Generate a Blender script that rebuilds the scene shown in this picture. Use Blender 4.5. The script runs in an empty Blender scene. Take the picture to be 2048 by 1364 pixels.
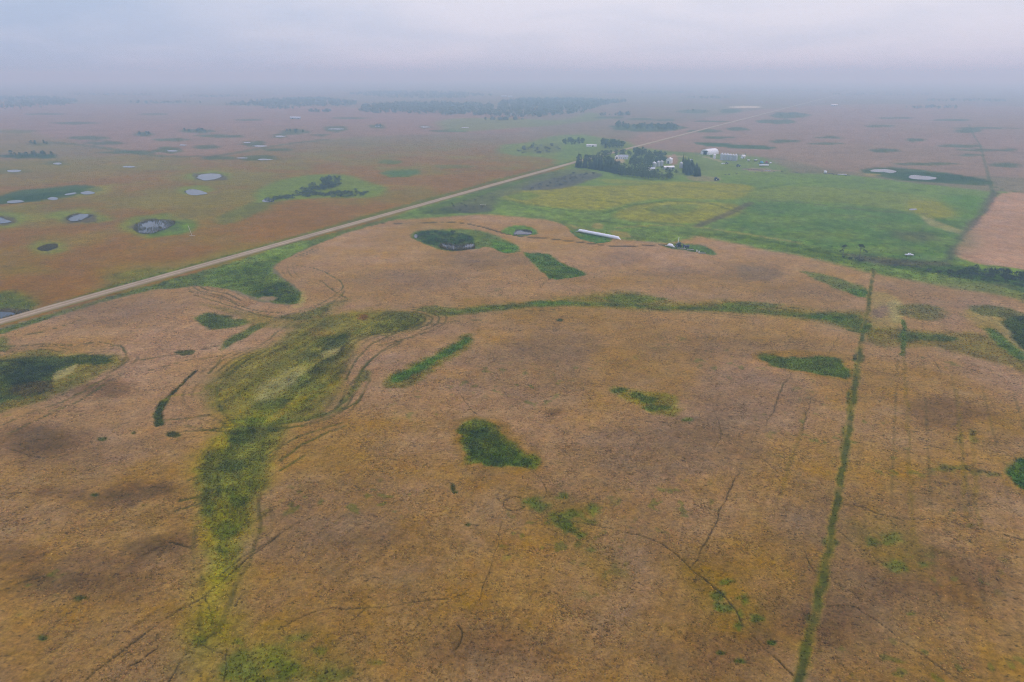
import bpy, math, random
import numpy as np
from mathutils import Vector, Matrix

random.seed(7)
RNG = np.random.default_rng(11)
S = bpy.context.scene
COL = S.collection
R = math.radians

# ------------------------------------------------------------------ camera
CAM_H = 122.0
PITCH = R(21.3)
FPX = 1365.3                      # focal length in pixels of the 2048 px wide photograph
cam_d = bpy.data.cameras.new('camera')
cam_d.sensor_width = 36.0
cam_d.lens = 24.0
cam_d.clip_start = 0.5
cam_d.clip_end = 120000.0
cam = bpy.data.objects.new('camera', cam_d)
cam.location = (0, 0, CAM_H)
cam.rotation_euler = (R(90) - PITCH, 0, 0)
COL.objects.link(cam)
S.camera = cam

# ------------------------------------------------------------------ sky, sun, exposure
SUN_EL, SUN_AZ = R(46), R(38)     # azimuth clockwise from the view direction (+Y)
w = bpy.data.worlds.new('World')
S.world = w
w.use_nodes = True
nt = w.node_tree
nt.nodes.clear()
N = nt.nodes.new
L = nt.links.new
out = N('ShaderNodeOutputWorld')
bg = N('ShaderNodeBackground')
bg.inputs['Strength'].default_value = 0.1
sky = N('ShaderNodeTexSky')
sky.sky_type = 'NISHITA'
sky.sun_disc = False
sky.sun_elevation = SUN_EL
sky.sun_rotation = SUN_AZ
sky.air_density = 1.2
sky.dust_density = 3.0
tc = N('ShaderNodeTexCoord')
sep = N('ShaderNodeSeparateXYZ')
L(tc.outputs['Generated'], sep.inputs[0])
# overcast: brighter towards the zenith, dimmer at the horizon, soft cloud bands
el = N('ShaderNodeMapRange')
el.inputs['From Min'].default_value = 0.0
el.inputs['From Max'].default_value = 1.0
el.inputs['To Min'].default_value = 0.0
el.inputs['To Max'].default_value = 1.0
L(sep.outputs['Z'], el.inputs['Value'])
ramp = N('ShaderNodeValToRGB')
L(el.outputs[0], ramp.inputs[0])
cr = ramp.color_ramp
cr.elements[0].position = 0.0
cr.elements[0].color = (5.7, 6.0, 7.6, 1)
cr.elements[1].position = 1.0
cr.elements[1].color = (8.8, 9.0, 12.0, 1)
e = cr.elements.new(0.02); e.color = (6.7, 6.95, 8.5, 1)
e = cr.elements.new(0.09); e.color = (7.4, 7.65, 9.0, 1)
e = cr.elements.new(0.35); e.color = (7.8, 8.1, 10.4, 1)
# cloud variation in a plane above the land
add = N('ShaderNodeMath'); add.operation = 'ADD'; add.inputs[1].default_value = 0.16
L(sep.outputs['Z'], add.inputs[0])
mx = N('ShaderNodeMath'); mx.operation = 'MAXIMUM'; mx.inputs[1].default_value = 0.05
L(add.outputs[0], mx.inputs[0])
dv = N('ShaderNodeVectorMath'); dv.operation = 'DIVIDE'
L(tc.outputs['Generated'], dv.inputs[0])
cb = N('ShaderNodeCombineXYZ')
L(mx.outputs[0], cb.inputs[0]); L(mx.outputs[0], cb.inputs[1]); cb.inputs[2].default_value = 1.0
L(cb.outputs[0], dv.inputs[1])
nz = N('ShaderNodeTexNoise')
nz.inputs['Scale'].default_value = 1.1
nz.inputs['Detail'].default_value = 5.0
nz.inputs['Roughness'].default_value = 0.52
nz.inputs['Distortion'].default_value = 0.3
mp = N('ShaderNodeMapping')
mp.inputs['Location'].default_value = (3.1, 7.4, 0.0)
mp.inputs['Scale'].default_value = (1.0, 1.0, 0.0)
L(dv.outputs[0], mp.inputs[0])
L(mp.outputs[0], nz.inputs['Vector'])
cl = N('ShaderNodeMapRange')
cl.inputs['From Min'].default_value = 0.34
cl.inputs['From Max'].default_value = 0.66
cl.inputs['To Min'].default_value = 0.0
cl.inputs['To Max'].default_value = 1.0
L(nz.outputs['Fac'], cl.inputs['Value'])
shade = N('ShaderNodeMix'); shade.data_type = 'RGBA'
shade.inputs['A'].default_value = (0.66, 0.78, 0.90, 1)     # bluish thinner / darker cloud
shade.inputs['B'].default_value = (1.07, 1.05, 1.04, 1)
side = N('ShaderNodeMapRange')        # the cloud is thinner and bluer to the left
side.interpolation_type = 'SMOOTHSTEP'
side.inputs['From Min'].default_value = -0.72; side.inputs['From Max'].default_value = 0.02
side.inputs['To Min'].default_value = -0.22; side.inputs['To Max'].default_value = 0.72
L(sep.outputs['X'], side.inputs['Value'])
sadd = N('ShaderNodeMath'); sadd.operation = 'MULTIPLY_ADD'; sadd.use_clamp = True
sadd.inputs[1].default_value = 0.36
L(cl.outputs[0], sadd.inputs[0]); L(side.outputs[0], sadd.inputs[2])
L(sadd.outputs[0], shade.inputs['Factor'])
mul = N('ShaderNodeMix'); mul.data_type = 'RGBA'; mul.blend_type = 'MULTIPLY'
mul.inputs['Factor'].default_value = 1.0
L(ramp.outputs[0], mul.inputs['A']); L(shade.outputs['Result'], mul.inputs['B'])
mixs = N('ShaderNodeMix'); mixs.data_type = 'RGBA'
mixs.inputs['Factor'].default_value = 0.93
L(sky.outputs[0], mixs.inputs['A']); L(mul.outputs['Result'], mixs.inputs['B'])
L(mixs.outputs['Result'], bg.inputs['Color'])
L(bg.outputs[0], out.inputs['Surface'])

sd = bpy.data.lights.new('sun', 'SUN')
sd.energy = 0.8
sd.angle = R(30)
sd.color = (1.0, 0.92, 0.78)
so = bpy.data.objects.new('sun', sd)
COL.objects.link(so)
so.location = (0, 0, 400)
dirv = Vector((math.sin(SUN_AZ) * math.cos(SUN_EL), math.cos(SUN_AZ) * math.cos(SUN_EL), math.sin(SUN_EL)))
so.rotation_euler = (-dirv).to_track_quat('-Z', 'Y').to_euler()

S.view_settings.view_transform = 'Standard'
S.view_settings.look = 'None'
S.view_settings.exposure = 0.0
S.view_settings.gamma = 1.0
S.view_settings.use_curve_mapping = False
S.cycles.volume_bounces = 3
S.cycles.max_bounces = 6
S.cycles.diffuse_bounces = 3
S.cycles.glossy_bounces = 3
S.cycles.use_denoising = True
S.cycles.denoiser = 'OPENIMAGEDENOISE'
S.cycles.denoising_input_passes = 'RGB_ALBEDO_NORMAL'
S.cycles.denoising_prefilter = 'NONE'
S.cycles.denoising_quality = 'HIGH'
S.cycles.pixel_filter_type = 'BLACKMAN_HARRIS'
S.cycles.filter_width = 1.15
HAZE_D = 0.00038

# ------------------------------------------------------------------ noise, terrain, projection
def _hash(ix, iy, seed):
    h = (ix.astype(np.int64) * 374761393 + iy.astype(np.int64) * 668265263 + seed * 974634777) & 0xFFFFFFFF
    h = ((h ^ (h >> 13)) * 1274126177) & 0xFFFFFFFF
    h = (h ^ (h >> 16)) & 0xFFFFFFFF
    return h / 4294967295.0

def vnoise(x, y, seed=0):
    ix = np.floor(x); iy = np.floor(y)
    fx = x - ix; fy = y - iy
    fx = fx * fx * fx * (fx * (fx * 6 - 15) + 10); fy = fy * fy * fy * (fy * (fy * 6 - 15) + 10)
    ix = ix.astype(np.int64); iy = iy.astype(np.int64)
    a = _hash(ix, iy, seed); b = _hash(ix + 1, iy, seed)
    c = _hash(ix, iy + 1, seed); d = _hash(ix + 1, iy + 1, seed)
    return (a * (1 - fx) + b * fx) * (1 - fy) + (c * (1 - fx) + d * fx) * fy

def fbm(x, y, wl, octaves=4, seed=0, gain=0.5):
    """value noise in -1..1 whose longest wave is wl metres"""
    s = np.zeros_like(x, dtype=float); amp = 1.0; tot = 0.0; f = 1.0 / wl
    for o in range(octaves):
        ca, sa = math.cos(o * 1.3 + seed), math.sin(o * 1.3 + seed)
        s += amp * (vnoise((x * ca - y * sa) * f + 17.3 * o, (x * sa + y * ca) * f - 9.1 * o, seed + o * 31) * 2 - 1)
        tot += amp; amp *= gain; f *= 2.03
    return s / tot

def sstep(a, b, x):
    t = np.clip((x - a) / (b - a), 0, 1)
    return t * t * (3 - 2 * t)

def plane_px(px, py, z=0.0):
    xn = (np.asarray(px, float) - 1024) / FPX
    yn = (682 - np.asarray(py, float)) / FPX
    dz = yn * math.cos(PITCH) - math.sin(PITCH)
    dy = yn * math.sin(PITCH) + math.cos(PITCH)
    t = (CAM_H - z) / -dz
    return xn * t, dy * t

# the road runs straight through the scene; terrain is level along it
RA = plane_px(0, 644); RB = plane_px(1147, 325.5); RC = plane_px(1640, 199)
ROAD = [np.array([float(RA[0] + (RA[0] - RB[0]) * 0.6), float(RA[1] + (RA[1] - RB[1]) * 0.6)]),
        np.array([float(RB[0]), float(RB[1])]), np.array([float(RC[0]), float(RC[1])])]
ROAD.append(ROAD[2] + (ROAD[2] - ROAD[1]) * 2.0)

def seg_dist(x, y, pts, closed=False):
    d = np.full(x.shape, 1e9)
    n = len(pts)
    for i in range(n if closed else n - 1):
        a = pts[i]; b = pts[(i + 1) % n]
        ex, ey = b[0] - a[0], b[1] - a[1]
        l2 = ex * ex + ey * ey + 1e-12
        t = np.clip(((x - a[0]) * ex + (y - a[1]) * ey) / l2, 0, 1)
        d = np.minimum(d, (x - a[0] - t * ex) ** 2 + (y - a[1] - t * ey) ** 2)
    return np.sqrt(d)

def inside(x, y, pts):
    r = np.zeros(x.shape, bool)
    n = len(pts); j = n - 1
    for i in range(n):
        xi, yi = pts[i]; xj, yj = pts[j]
        if yi != yj:
            r ^= ((yi > y) != (yj > y)) & (x < (xj - xi) * (y - yi) / (yj - yi) + xi)
        j = i
    return r

def sdist(x, y, pts):
    d = seg_dist(x, y, pts, True)
    return np.where(inside(x, y, pts), -d, d)

def terrain(x, y):
    """gentle prairie swells, level near the road"""
    x = np.asarray(x, float); y = np.asarray(y, float)
    r = np.hypot(x, y)
    rd = seg_dist(x, y, ROAD)
    k = sstep(10, 160, rd)
    near = 1.5 * fbm(x, y, 130, 2, 5) * (1 - sstep(500, 1100, r))
    far = 2.6 * fbm(x, y, 520, 2, 9) * sstep(250, 900, r)
    return (near + far) * k

def at(px, py):
    """pixel of the photograph -> point on the land"""
    z = np.zeros(np.shape(px))
    for _ in range(7):
        X, Y = plane_px(px, py, z)
        z = 0.35 * z + 0.65 * terrain(X, Y)
    X, Y = plane_px(px, py, z)
    return X, Y

def at1(px, py):
    X, Y = at(np.array([float(px)]), np.array([float(py)]))
    return float(X[0]), float(Y[0])

def wpts(pts):
    a = np.array(pts, float)
    X, Y = at(a[:, 0], a[:, 1])
    return [np.array([u, v]) for u, v in zip(X, Y)]

def catmull(pts, n=5, closed=False):
    P = [np.array(p, float) for p in pts]
    m = len(P); outp = []
    for i in range(m if closed else m - 1):
        if closed:
            p0, p1, p2, p3 = P[i - 1], P[i], P[(i + 1) % m], P[(i + 2) % m]
        else:
            p0, p1, p2, p3 = P[max(i - 1, 0)], P[i], P[i + 1], P[min(i + 2, m - 1)]
        for k in range(n):
            t = k / n
            outp.append(0.5 * ((2 * p1) + (-p0 + p2) * t + (2 * p0 - 5 * p1 + 4 * p2 - p3) * t * t + (-p0 + 3 * p1 - 3 * p2 + p3) * t ** 3))
    if not closed:
        outp.append(P[-1])
    return outp

def ell(cx, cy, rx, ry, n=14, wob=0.18, seed=0):
    rr = random.Random(int(cx * 7 + cy * 13 + seed))
    return [(cx + rx * math.cos(2 * math.pi * i / n) * (1 + rr.uniform(-wob, wob)),
             cy + ry * math.sin(2 * math.pi * i / n) * (1 + rr.uniform(-wob, wob))) for i in range(n)]

def lin(c):
    v = np.array(c, float) / 255.0
    return np.where(v <= 0.04045, v / 12.92, ((v + 0.055) / 1.055) ** 2.4)

def alb(*c):
    """sRGB as photographed close up under this sky -> surface colour"""
    v = lin(c) / ALB_DIV
    g = v @ np.array([.3, .6, .1])
    k = 1.12 if c[1] >= c[0] else (1.1 if c[0] > 155 else 1.3)
    return np.clip((g + (v - g) * k) * (np.array([1.0, .98, .62]) if k < 1.2 and c[0] < 155 else np.array([.96, 1, .95])), 0.003, 0.85)
ALB_DIV = 0.96
# ------------------------------------------------------------------ what grows where (traced outlines, in pixels of the photograph)
WHEAT = alb(163, 128, 88); WHEAT_PINK = alb(170, 132, 100); WHEAT_GOLD = alb(138, 108, 60); WHEAT_DARK = alb(112, 86, 60)
GREY = alb(112, 92, 72); LEFT = alb(130, 96, 44); LEFT_G = alb(120, 106, 46); FAR = alb(126, 108, 92)
GREEN = alb(84, 104, 42); DEEP = alb(56, 76, 28); LUSH = alb(76, 112, 42); YG = alb(132, 126, 42); OLIVE = alb(108, 106, 48)
STRAW = alb(160, 146, 94); PALE = alb(152, 132, 88); PAST = alb(104, 124, 62); PAST_Y = alb(138, 130, 62); PAST_D = alb(66, 98, 56)
WEED = alb(92, 92, 74); MUD = alb(84, 72, 62); REED = alb(42, 66, 38); SLOUGH = alb(58, 80, 44); SOIL = alb(176, 152, 122); RUST = alb(104, 60, 40)
TRACK = alb(74, 68, 34); TRACKD = alb(62, 52, 30)

BASIN = [(432, 806), (424, 770), (470, 722), (540, 690), (590, 655), (640, 632), (720, 622), (800, 622), (860, 636), (820, 660), (745, 672),
         (702, 706), (692, 752), (676, 790), (640, 826), (560, 842), (490, 842)]
VALLEY = [(470, 838), (545, 836), (558, 868), (530, 915), (520, 960), (506, 1000), (505, 1050), (488, 1095), (478, 1135), (455, 1172),
          (440, 1215), (428, 1262), (408, 1250), (418, 1195), (414, 1150), (396, 1110), (400, 1060), (410, 1000), (402, 955), (406, 915), (435, 885), (452, 858)]
CROP_EDGE = [(-120, 690), (0, 668), (203, 604), (300, 580), (420, 570), (470, 582), (520, 602), (575, 610), (606, 602), (594, 578), (560, 552), (545, 536), (562, 520), (610, 498), (690, 466),
             (760, 442), (815, 428), (880, 426), (960, 421), (1040, 421), (1110, 434), (1160, 452), (1215, 462), (1260, 474), (1335, 482), (1345, 474), (1400, 466),
             (1500, 482), (1600, 500), (1680, 515), (1735, 534), (1748, 542), (1780, 537), (1870, 550), (1960, 572), (2048, 594), (2300, 650)]
NEAR_CROP = CROP_EDGE + [(2700, 1000), (2900, 1900), (-900, 1900), (-700, 900)]
PASTURE = [(760, 442), (900, 396), (1040, 360), (1150, 333), (1300, 352), (1420, 352), (1560, 346), (1700, 350), (1830, 366), (1975, 382), (2060, 384), (2300, 392), (2300, 660),
           (2048, 600), (1748, 545), (1400, 470), (1335, 486), (1240, 478), (1100, 440), (960, 428)]
EAST_CROP = [(1906, 508), (1916, 480), (1940, 450), (1968, 425), (1985, 398), (2010, 386), (2090, 382), (2300, 395), (2300, 600), (2048, 540), (1960, 528)]
FARM = [(1130, 336), (1120, 300), (1160, 272), (1250, 282), (1290, 296), (1400, 306), (1470, 305), (1520, 312), (1560, 330), (1570, 346), (1420, 356), (1300, 354)]

# (outline, colour, edge softness m, amount, edge wobble m, dip m, veg)
PATCHES = []
def pa(pts, c, soft=1.0, amt=1.0, wob=1.2, dip=0.3, veg=1.0, smooth=True):
    PATCHES.append((pts, c, soft, amt, wob, dip, veg, smooth))
LINES = []
def ln(pts, c, width=0.5, amt=1.0, dip=0.4, veg=0.0, gap=0.0):
    LINES.append((pts, c, width, amt, dip, veg, gap))

# --- regions beyond the near crop
pa(PASTURE, PAST, 6, 1, 8, 0, 1, False)
pa(FARM, PAST, 10, .8, 10, 0, 1)
pa(EAST_CROP, WHEAT_PINK, 3, 1, 3, 0, 0)
pa([(1888, 520), (1898, 492), (1920, 464), (1950, 430), (1968, 398), (1982, 384), (1996, 388), (1978, 420), (1950, 450), (1925, 480), (1912, 505), (1908, 520)], MUD, 3, .8, 4, .2, 1)
pa([(1436, 424), (1500, 404), (1590, 402), (1660, 412), (1800, 420), (1900, 440), (1925, 452), (1890, 520), (1740, 528), (1600, 490), (1480, 462), (1420, 448)], PAST_D, 18, .62, 22, .1, 1)
for c in [(1560, 440, 60, 6), (1700, 432, 70, 5), (1640, 470, 80, 6), (1800, 452, 60, 6), (1760, 500, 90, 6), (1500, 428, 30, 5), (1860, 480, 40, 6)]:
    pa(ell(*c), alb(112, 128, 62), 12, .5, 14, 0, 1)
pa([(1340, 465), (1500, 470), (1640, 500), (1740, 530), (1660, 520), (1500, 486)], GREEN, 5, .7, 6, .1, 1)
pa([(1000, 392), (1080, 374), (1200, 372), (1290, 370), (1400, 364), (1500, 372), (1490, 392), (1440, 398), (1300, 400), (1240, 412), (1190, 420), (1080, 412)], PAST_Y, 8, .85, 10, 0, 1)
pa([(1230, 430), (1260, 412), (1330, 402), (1400, 402), (1470, 410), (1480, 425), (1400, 446), (1300, 444), (1250, 440)], PAST_Y, 6, .8, 6, 0, 1)
pa([(1290, 418), (1330, 410), (1400, 410), (1380, 424), (1320, 428)], PAST_D, 6, .5, 6, 0, 1)
pa([(1200, 358), (1290, 361), (1400, 366), (1380, 374), (1290, 370), (1220, 366)], PAST_Y, 6, .5, 8, 0, 1)
pa([(1560, 372), (1700, 378), (1850, 392), (1930, 420), (1900, 436), (1800, 420), (1650, 404), (1500, 396)], alb(116, 124, 62), 8, .7, 10, 0, 1)
pa([(1820, 400), (1900, 408), (1920, 428), (1860, 438), (1820, 424)], PAST_Y, 8, .7, 8, 0, 1)
pa([(1880, 394), (1960, 392), (1960, 420), (1930, 440), (1900, 418)], LUSH, 8, .6, 8, 0, 1)
pa([(1790, 464), (1860, 464), (1880, 478), (1810, 480)], MUD, 6, .5, 8, 0, 1)
pa([(1840, 430), (1880, 444), (1925, 460), (1912, 466), (1860, 450)], STRAW, 3, .7, 5, 0, 1)
pa([(1750, 520), (1900, 530), (2048, 552), (2300, 600), (2300, 640), (2048, 585), (1900, 552), (1790, 536)], SLOUGH, 3, .8, 3, .3, 1)
pa([(1690, 508), (1740, 512), (1900, 524), (1880, 532), (1760, 528)], MUD, 5, .7, 6, .1, 1)
# rough weedy yard between the road and the pasture
pa([(842, 424), (900, 402), (960, 380), (1040, 356), (1140, 338), (1205, 346), (1190, 358), (1120, 376), (1050, 382), (1000, 396), (975, 418), (900, 426)], WEED, 6, .75, 8, .2, 1)
pa([(1040, 378), (1100, 358), (1150, 348), (1205, 350), (1120, 376)], alb(90, 86, 82), 4, .7, 9, .2, 1)
pa([(895, 418), (940, 408), (985, 414), (975, 424), (910, 425)], alb(78, 78, 72), 4, .8, 5, .2, 1)
pa([(840, 424), (890, 416), (925, 424), (880, 428)], DEEP, 3, .6, 4, .2, 1)
pa([(1016, 392), (1050, 384), (1080, 390), (1050, 400)], LUSH, 4, .5, 5, .1, 1)
ln([(1395, 452), (1420, 442), (1450, 430), (1480, 416), (1500, 406)], MUD, 5, .75, .2, 1)
ln([(1104, 373), (1150, 362), (1200, 350)], alb(72, 78, 82), 3, .7, .2, 1)
ln([(1000, 400), (1060, 408), (1130, 420), (1200, 428), (1240, 416), (1310, 404), (1400, 404), (1450, 416), (1490, 428)], DEEP, 2.2, .6, .2, 1)
ln([(1180, 398), (1230, 404), (1270, 410), (1330, 402)], DEEP, 2.2, .5, .2, 1)
ln([(1240, 368), (1340, 370), (1430, 380), (1480, 384), (1580, 368), (1700, 364), (1800, 376), (1900, 388)], DEEP, 4, .4, .2, 1)
ln([(1000, 402), (1100, 424), (1220, 444), (1340, 462), (1500, 476), (1640, 504), (1740, 530)], DEEP, 2.5, .5, .2, 1)
ln([(1500, 404), (1580, 402), (1660, 412), (1760, 422), (1850, 428)], MUD, 3, .45, .1, 1)
ln([(1235, 455), (1330, 450), (1400, 455), (1480, 466), (1600, 486)], PALE, 2.5, .5, .1, 1)
pa(ell(1195, 452, 12, 5), PALE, 2, .7, 2, 0, 0)
pa([(1220, 462), (1250, 464), (1262, 474), (1235, 474)], PALE, 2, .7, 2, 0, 0)
# farmyard surface
pa(ell(1236, 322, 13, 5), SOIL, 2, .9, 4, 0, 0)
pa([(1335, 314), (1352, 310), (1356, 322), (1350, 330), (1340, 328)], alb(150, 118, 104), 2, .8, 3, 0, 0)
ln([(1262, 296), (1300, 306), (1346, 313), (1400, 312), (1440, 322)], SOIL, 5, .6, 0, 0)
pa([(1372, 352), (1412, 352), (1440, 356), (1425, 364), (1380, 360)], alb(140, 124, 96), 3, .7, 5, 0, 1)
pa([(1430, 344), (1490, 336), (1560, 344), (1700, 350), (1690, 356), (1560, 352), (1440, 352)], alb(112, 128, 66), 5, .6, 8, 0, 1)
pa([(1486, 337), (1540, 338), (1560, 343), (1500, 342)], alb(150, 128, 118), 2, .7, 3, 0, 0)

# --- land on the far side of the road
pa([(-400, 300), (100, 284), (171, 291), (308, 311), (380, 313), (444, 310), (649, 279), (900, 268), (1040, 262), (1000, 226), (500, 212), (-400, 215)], alb(146, 112, 98), 30, .55, 40, 0, 0)
pa([(1290, 296), (1560, 318), (1700, 344), (1980, 352), (2300, 360), (2300, 235), (1640, 210), (1300, 262)], alb(146, 116, 100), 14, .6, 20, 0, 0)
pa([(0, 470), (200, 470), (400, 440), (560, 420), (700, 420), (560, 470), (300, 550), (60, 620), (-400, 700), (-700, 560)], alb(130, 94, 40), 20, .55, 25, 0, 0)
for c in [(260, 545, 80, 12), (20, 600, 50, 16), (130, 480, 70, 14), (340, 445, 70, 14), (90, 440, 90, 16), (440, 418, 100, 18), (540, 395, 60, 16), (660, 372, 110, 26), (740, 385, 50, 12),
          (440, 345, 70, 10), (560, 325, 90, 12), (140, 392, 140, 16), (800, 395, 60, 14), (860, 390, 40, 8), (120, 330, 120, 14), (300, 318, 90, 8), (180, 380, 60, 8), (230, 580, 60, 8), (60, 540, 60, 10)]:
    pa(ell(*c), LEFT_G, 14, .55, 22, 0, .5)
pa([(0, 585), (40, 590), (70, 612), (20, 632), (-60, 640)], GREEN, 5, .8, 6, .2, 1)
pa([(215, 552), (330, 535), (350, 548), (240, 580)], GREEN, 6, .45, 9, .1, 1)
for c in [(97, 494, 36, 13), (160, 434, 62, 13), (312, 452, 66, 24), (8, 438, 46, 14), (418, 352, 44, 9), (390, 380, 34, 9)]:
    pa(ell(*c), alb(112, 126, 46), 7, .8, 9, .2, 1)
for c in [(97, 494, 26, 9), (70, 436, 30, 8)]:
    pa(ell(*c), YG, 4, .5, 5, 0, 1)
for c in [(97, 495, 17, 7), (160, 436, 33, 11), (314, 452, 52, 17), (2, 440, 28, 10), (418, 354, 34, 8), (24, 626, 40, 11)]:
    pa(ell(*c), MUD, 3, .85, 3, .2, 1)
pa([(330, 445), (390, 440), (380, 462), (340, 470), (290, 474)], LUSH, 5, .6, 6, .1, 1)
pa([(430, 438), (470, 418), (520, 400), (560, 400), (520, 425), (450, 448)], GREEN, 6, .6, 8, .1, 1)
pa([(512, 402), (518, 376), (560, 360), (620, 350), (690, 350), (740, 366), (770, 378), (740, 394), (640, 396), (560, 402)], alb(104, 124, 50), 7, .85, 9, .2, 1)
pa([(760, 347), (780, 340), (830, 339), (842, 346), (815, 354), (775, 354)], GREEN, 5, .9, 6, .2, 1)
pa([(765, 346), (800, 342), (838, 344), (800, 351)], PAST_D, 4, .7, 4, .1, 1)
pa(ell(780, 324, 26, 4), GREEN, 5, .8, 6, .1, 1)
pa(ell(905, 333, 38, 4), GREEN, 5, .6, 6, .1, 1)
pa([(0, 392), (40, 380), (100, 374), (170, 370), (205, 380), (150, 392), (60, 404), (0, 408), (-80, 410)], SLOUGH, 5, .95, 6, .2, 1)
pa([(200, 372), (222, 378), (200, 390), (120, 398), (60, 406)], YG, 4, .5, 5, .1, 1)
pa([(20, 394), (100, 384), (180, 380), (150, 390), (60, 402)], REED, 4, .8, 4, .1, 1)
for c in [(60, 312, 56, 5), (80, 288, 22, 4)]:
    pa(ell(*c), REED, 6, .9, 8, .1, 1)
for c in [(115, 327, 26, 5), (20, 342, 40, 5), (335, 300, 30, 6), (410, 294, 26, 4), (520, 316, 42, 6), (510, 288, 26, 6), (440, 272, 50, 3.5), (345, 279, 34, 3.5), (590, 264, 30, 5), (670, 258, 24, 6), (560, 272, 16, 4),
          (755, 253, 20, 4), (395, 262, 34, 4), (285, 268, 18, 5), (850, 254, 14, 3), (30, 263, 40, 3), (180, 276, 40, 4), (210, 286, 40, 4), (265, 304, 60, 4), (440, 316, 40, 4), (560, 300, 30, 3), (640, 270, 20, 3),
          (90, 228, 40, 2), (310, 228, 30, 2), (500, 240, 30, 2), (150, 246, 50, 2.5), (900, 262, 40, 3), (700, 236, 40, 2)]:
    pa(ell(*c), SLOUGH, 8, .75, 12, .1, 1)
ln([(649, 279), (560, 290), (444, 310), (380, 313), (308, 311), (250, 302), (171, 291), (100, 284)], SLOUGH, 12, .55, 0, 1)
pa([(-300, 330), (0, 320), (200, 330), (330, 322), (300, 345), (100, 365), (-100, 370)], LEFT_G, 25, .5, 30, 0, .5)
pa([(-200, 260), (0, 258), (60, 262), (150, 290), (60, 300), (-200, 310)], LEFT_G, 25, .5, 30, 0, .5)
pa([(880, 240), (1000, 236), (1120, 240), (1180, 225), (1200, 240), (1000, 258), (900, 262)], PAST, 25, .6, 30, 0, 1)
pa([(1000, 292), (1060, 284), (1110, 272), (1180, 270), (1190, 300), (1140, 318), (1080, 314), (1010, 308)], PAST, 12, .8, 14, 0, 1)
pa([(1040, 298), (1110, 286), (1120, 302), (1070, 306)], WEED, 8, .6, 10, 0, 1)
# far right
for c in [(1390, 223, 34, 3.5), (1460, 222, 22, 4), (1580, 230, 40, 6), (1550, 243, 44, 4.5), (1475, 258, 24, 3.5), (1437, 274.5, 32, 2.6), (1570, 282.5, 32, 3.6), (1660, 275, 28, 2), (1650, 287, 34, 2),
          (1768, 301, 30, 3), (1830, 280, 18, 4), (1760, 252, 34, 2.4), (1920, 292, 46, 3.5), (2010, 330, 34, 4.5), (1935, 262, 28, 4), (1940, 310, 26, 2.5), (1295, 256, 80, 7), (1850, 328, 60, 3), (1900, 240, 40, 2.5),
          (1790, 236, 40, 2), (1970, 256, 60, 2), (1980, 300, 60, 2.5), (1420, 243, 40, 2), (1280, 238, 30, 2), (1220, 235, 30, 2), (1410, 262, 40, 3), (1330, 240, 24, 2)]:
    pa(ell(*c), SLOUGH, 7, .8, 9, .1, 1)
pa([(1388, 285.5), (1420, 286), (1500, 289.5), (1552, 294.5), (1530, 298.5), (1470, 296), (1410, 291.5)], SLOUGH, 4, .95, 4, .2, 1)
pa(ell(1490, 214, 32, 2), alb(210, 190, 160), 10, .9, 10, 0, 0)
pa([(1720, 342), (1770, 334), (1850, 340), (1920, 350), (1985, 362), (1970, 370), (1880, 366), (1800, 360)], SLOUGH, 5, .9, 5, .2, 1)
pa([(1780, 346), (1850, 344), (1930, 352), (1970, 362), (1850, 362), (1800, 356)], REED, 4, .7, 4, .1, 1)
pa(ell(1745, 349, 16, 2.5), PALE, 3, .7, 4, 0, 1)
ln([(1938, 250), (1950, 275), (1960, 290), (1968, 320), (1975, 345), (1982, 370), (1986, 384)], SLOUGH, 2.2, .6, .1, 1, .3)
ln([(1985, 372), (2010, 380), (2060, 386), (2200, 396)], SLOUGH, 2, .6, .1, 1)
ln([(1560, 347), (1640, 344), (1720, 348)], WEED, 4, .7, .1, 1)

# --- verge of the road
VERGE_R = [(-120, 690), (0, 658), (203, 597), (368, 551), (523, 508), (640, 472), (798, 430), (900, 400), (1000, 371), (1147, 332), (1135, 336), (1000, 378), (900, 410), (800, 436), (690, 466), (610, 498), (562, 520), (420, 568), (300, 580), (203, 604), (0, 668)]
pa(VERGE_R, GREEN, 1.2, .8, 2, .3, 1, False)
pa([(0, 640), (203, 577), (368, 533), (523, 490), (640, 457), (798, 412), (1000, 357), (1147, 320), (1147, 324), (1000, 362), (798, 420), (523, 498), (203, 585), (0, 650)], GREEN, 2, .7, 2.5, .3, 1, False)
pa([(400, 568), (430, 540), (480, 520), (560, 492), (620, 478), (605, 498), (560, 522), (545, 538), (560, 556), (596, 580), (606, 602), (585, 609), (540, 602), (500, 590), (450, 576)], PAST, 2, .95, 2.5, .4, 1)
pa([(430, 545), (500, 525), (560, 510), (540, 545), (560, 570), (590, 590), (540, 596), (500, 580), (440, 566)], GREEN, 3, .8, 5, .3, 1)
pa([(500, 584), (530, 568), (570, 566), (598, 588), (590, 604), (540, 600)], DEEP, 2, .7, 2, .3, 1)
pa(ell(536, 597, 16, 4), alb(160, 130, 100), 1.5, .8, 1.5, .1, 0)
pa([(606, 580), (612, 596), (600, 614), (580, 614), (596, 606)], alb(172, 148, 88), 1, .6, 1.5, .1, 0)

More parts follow.
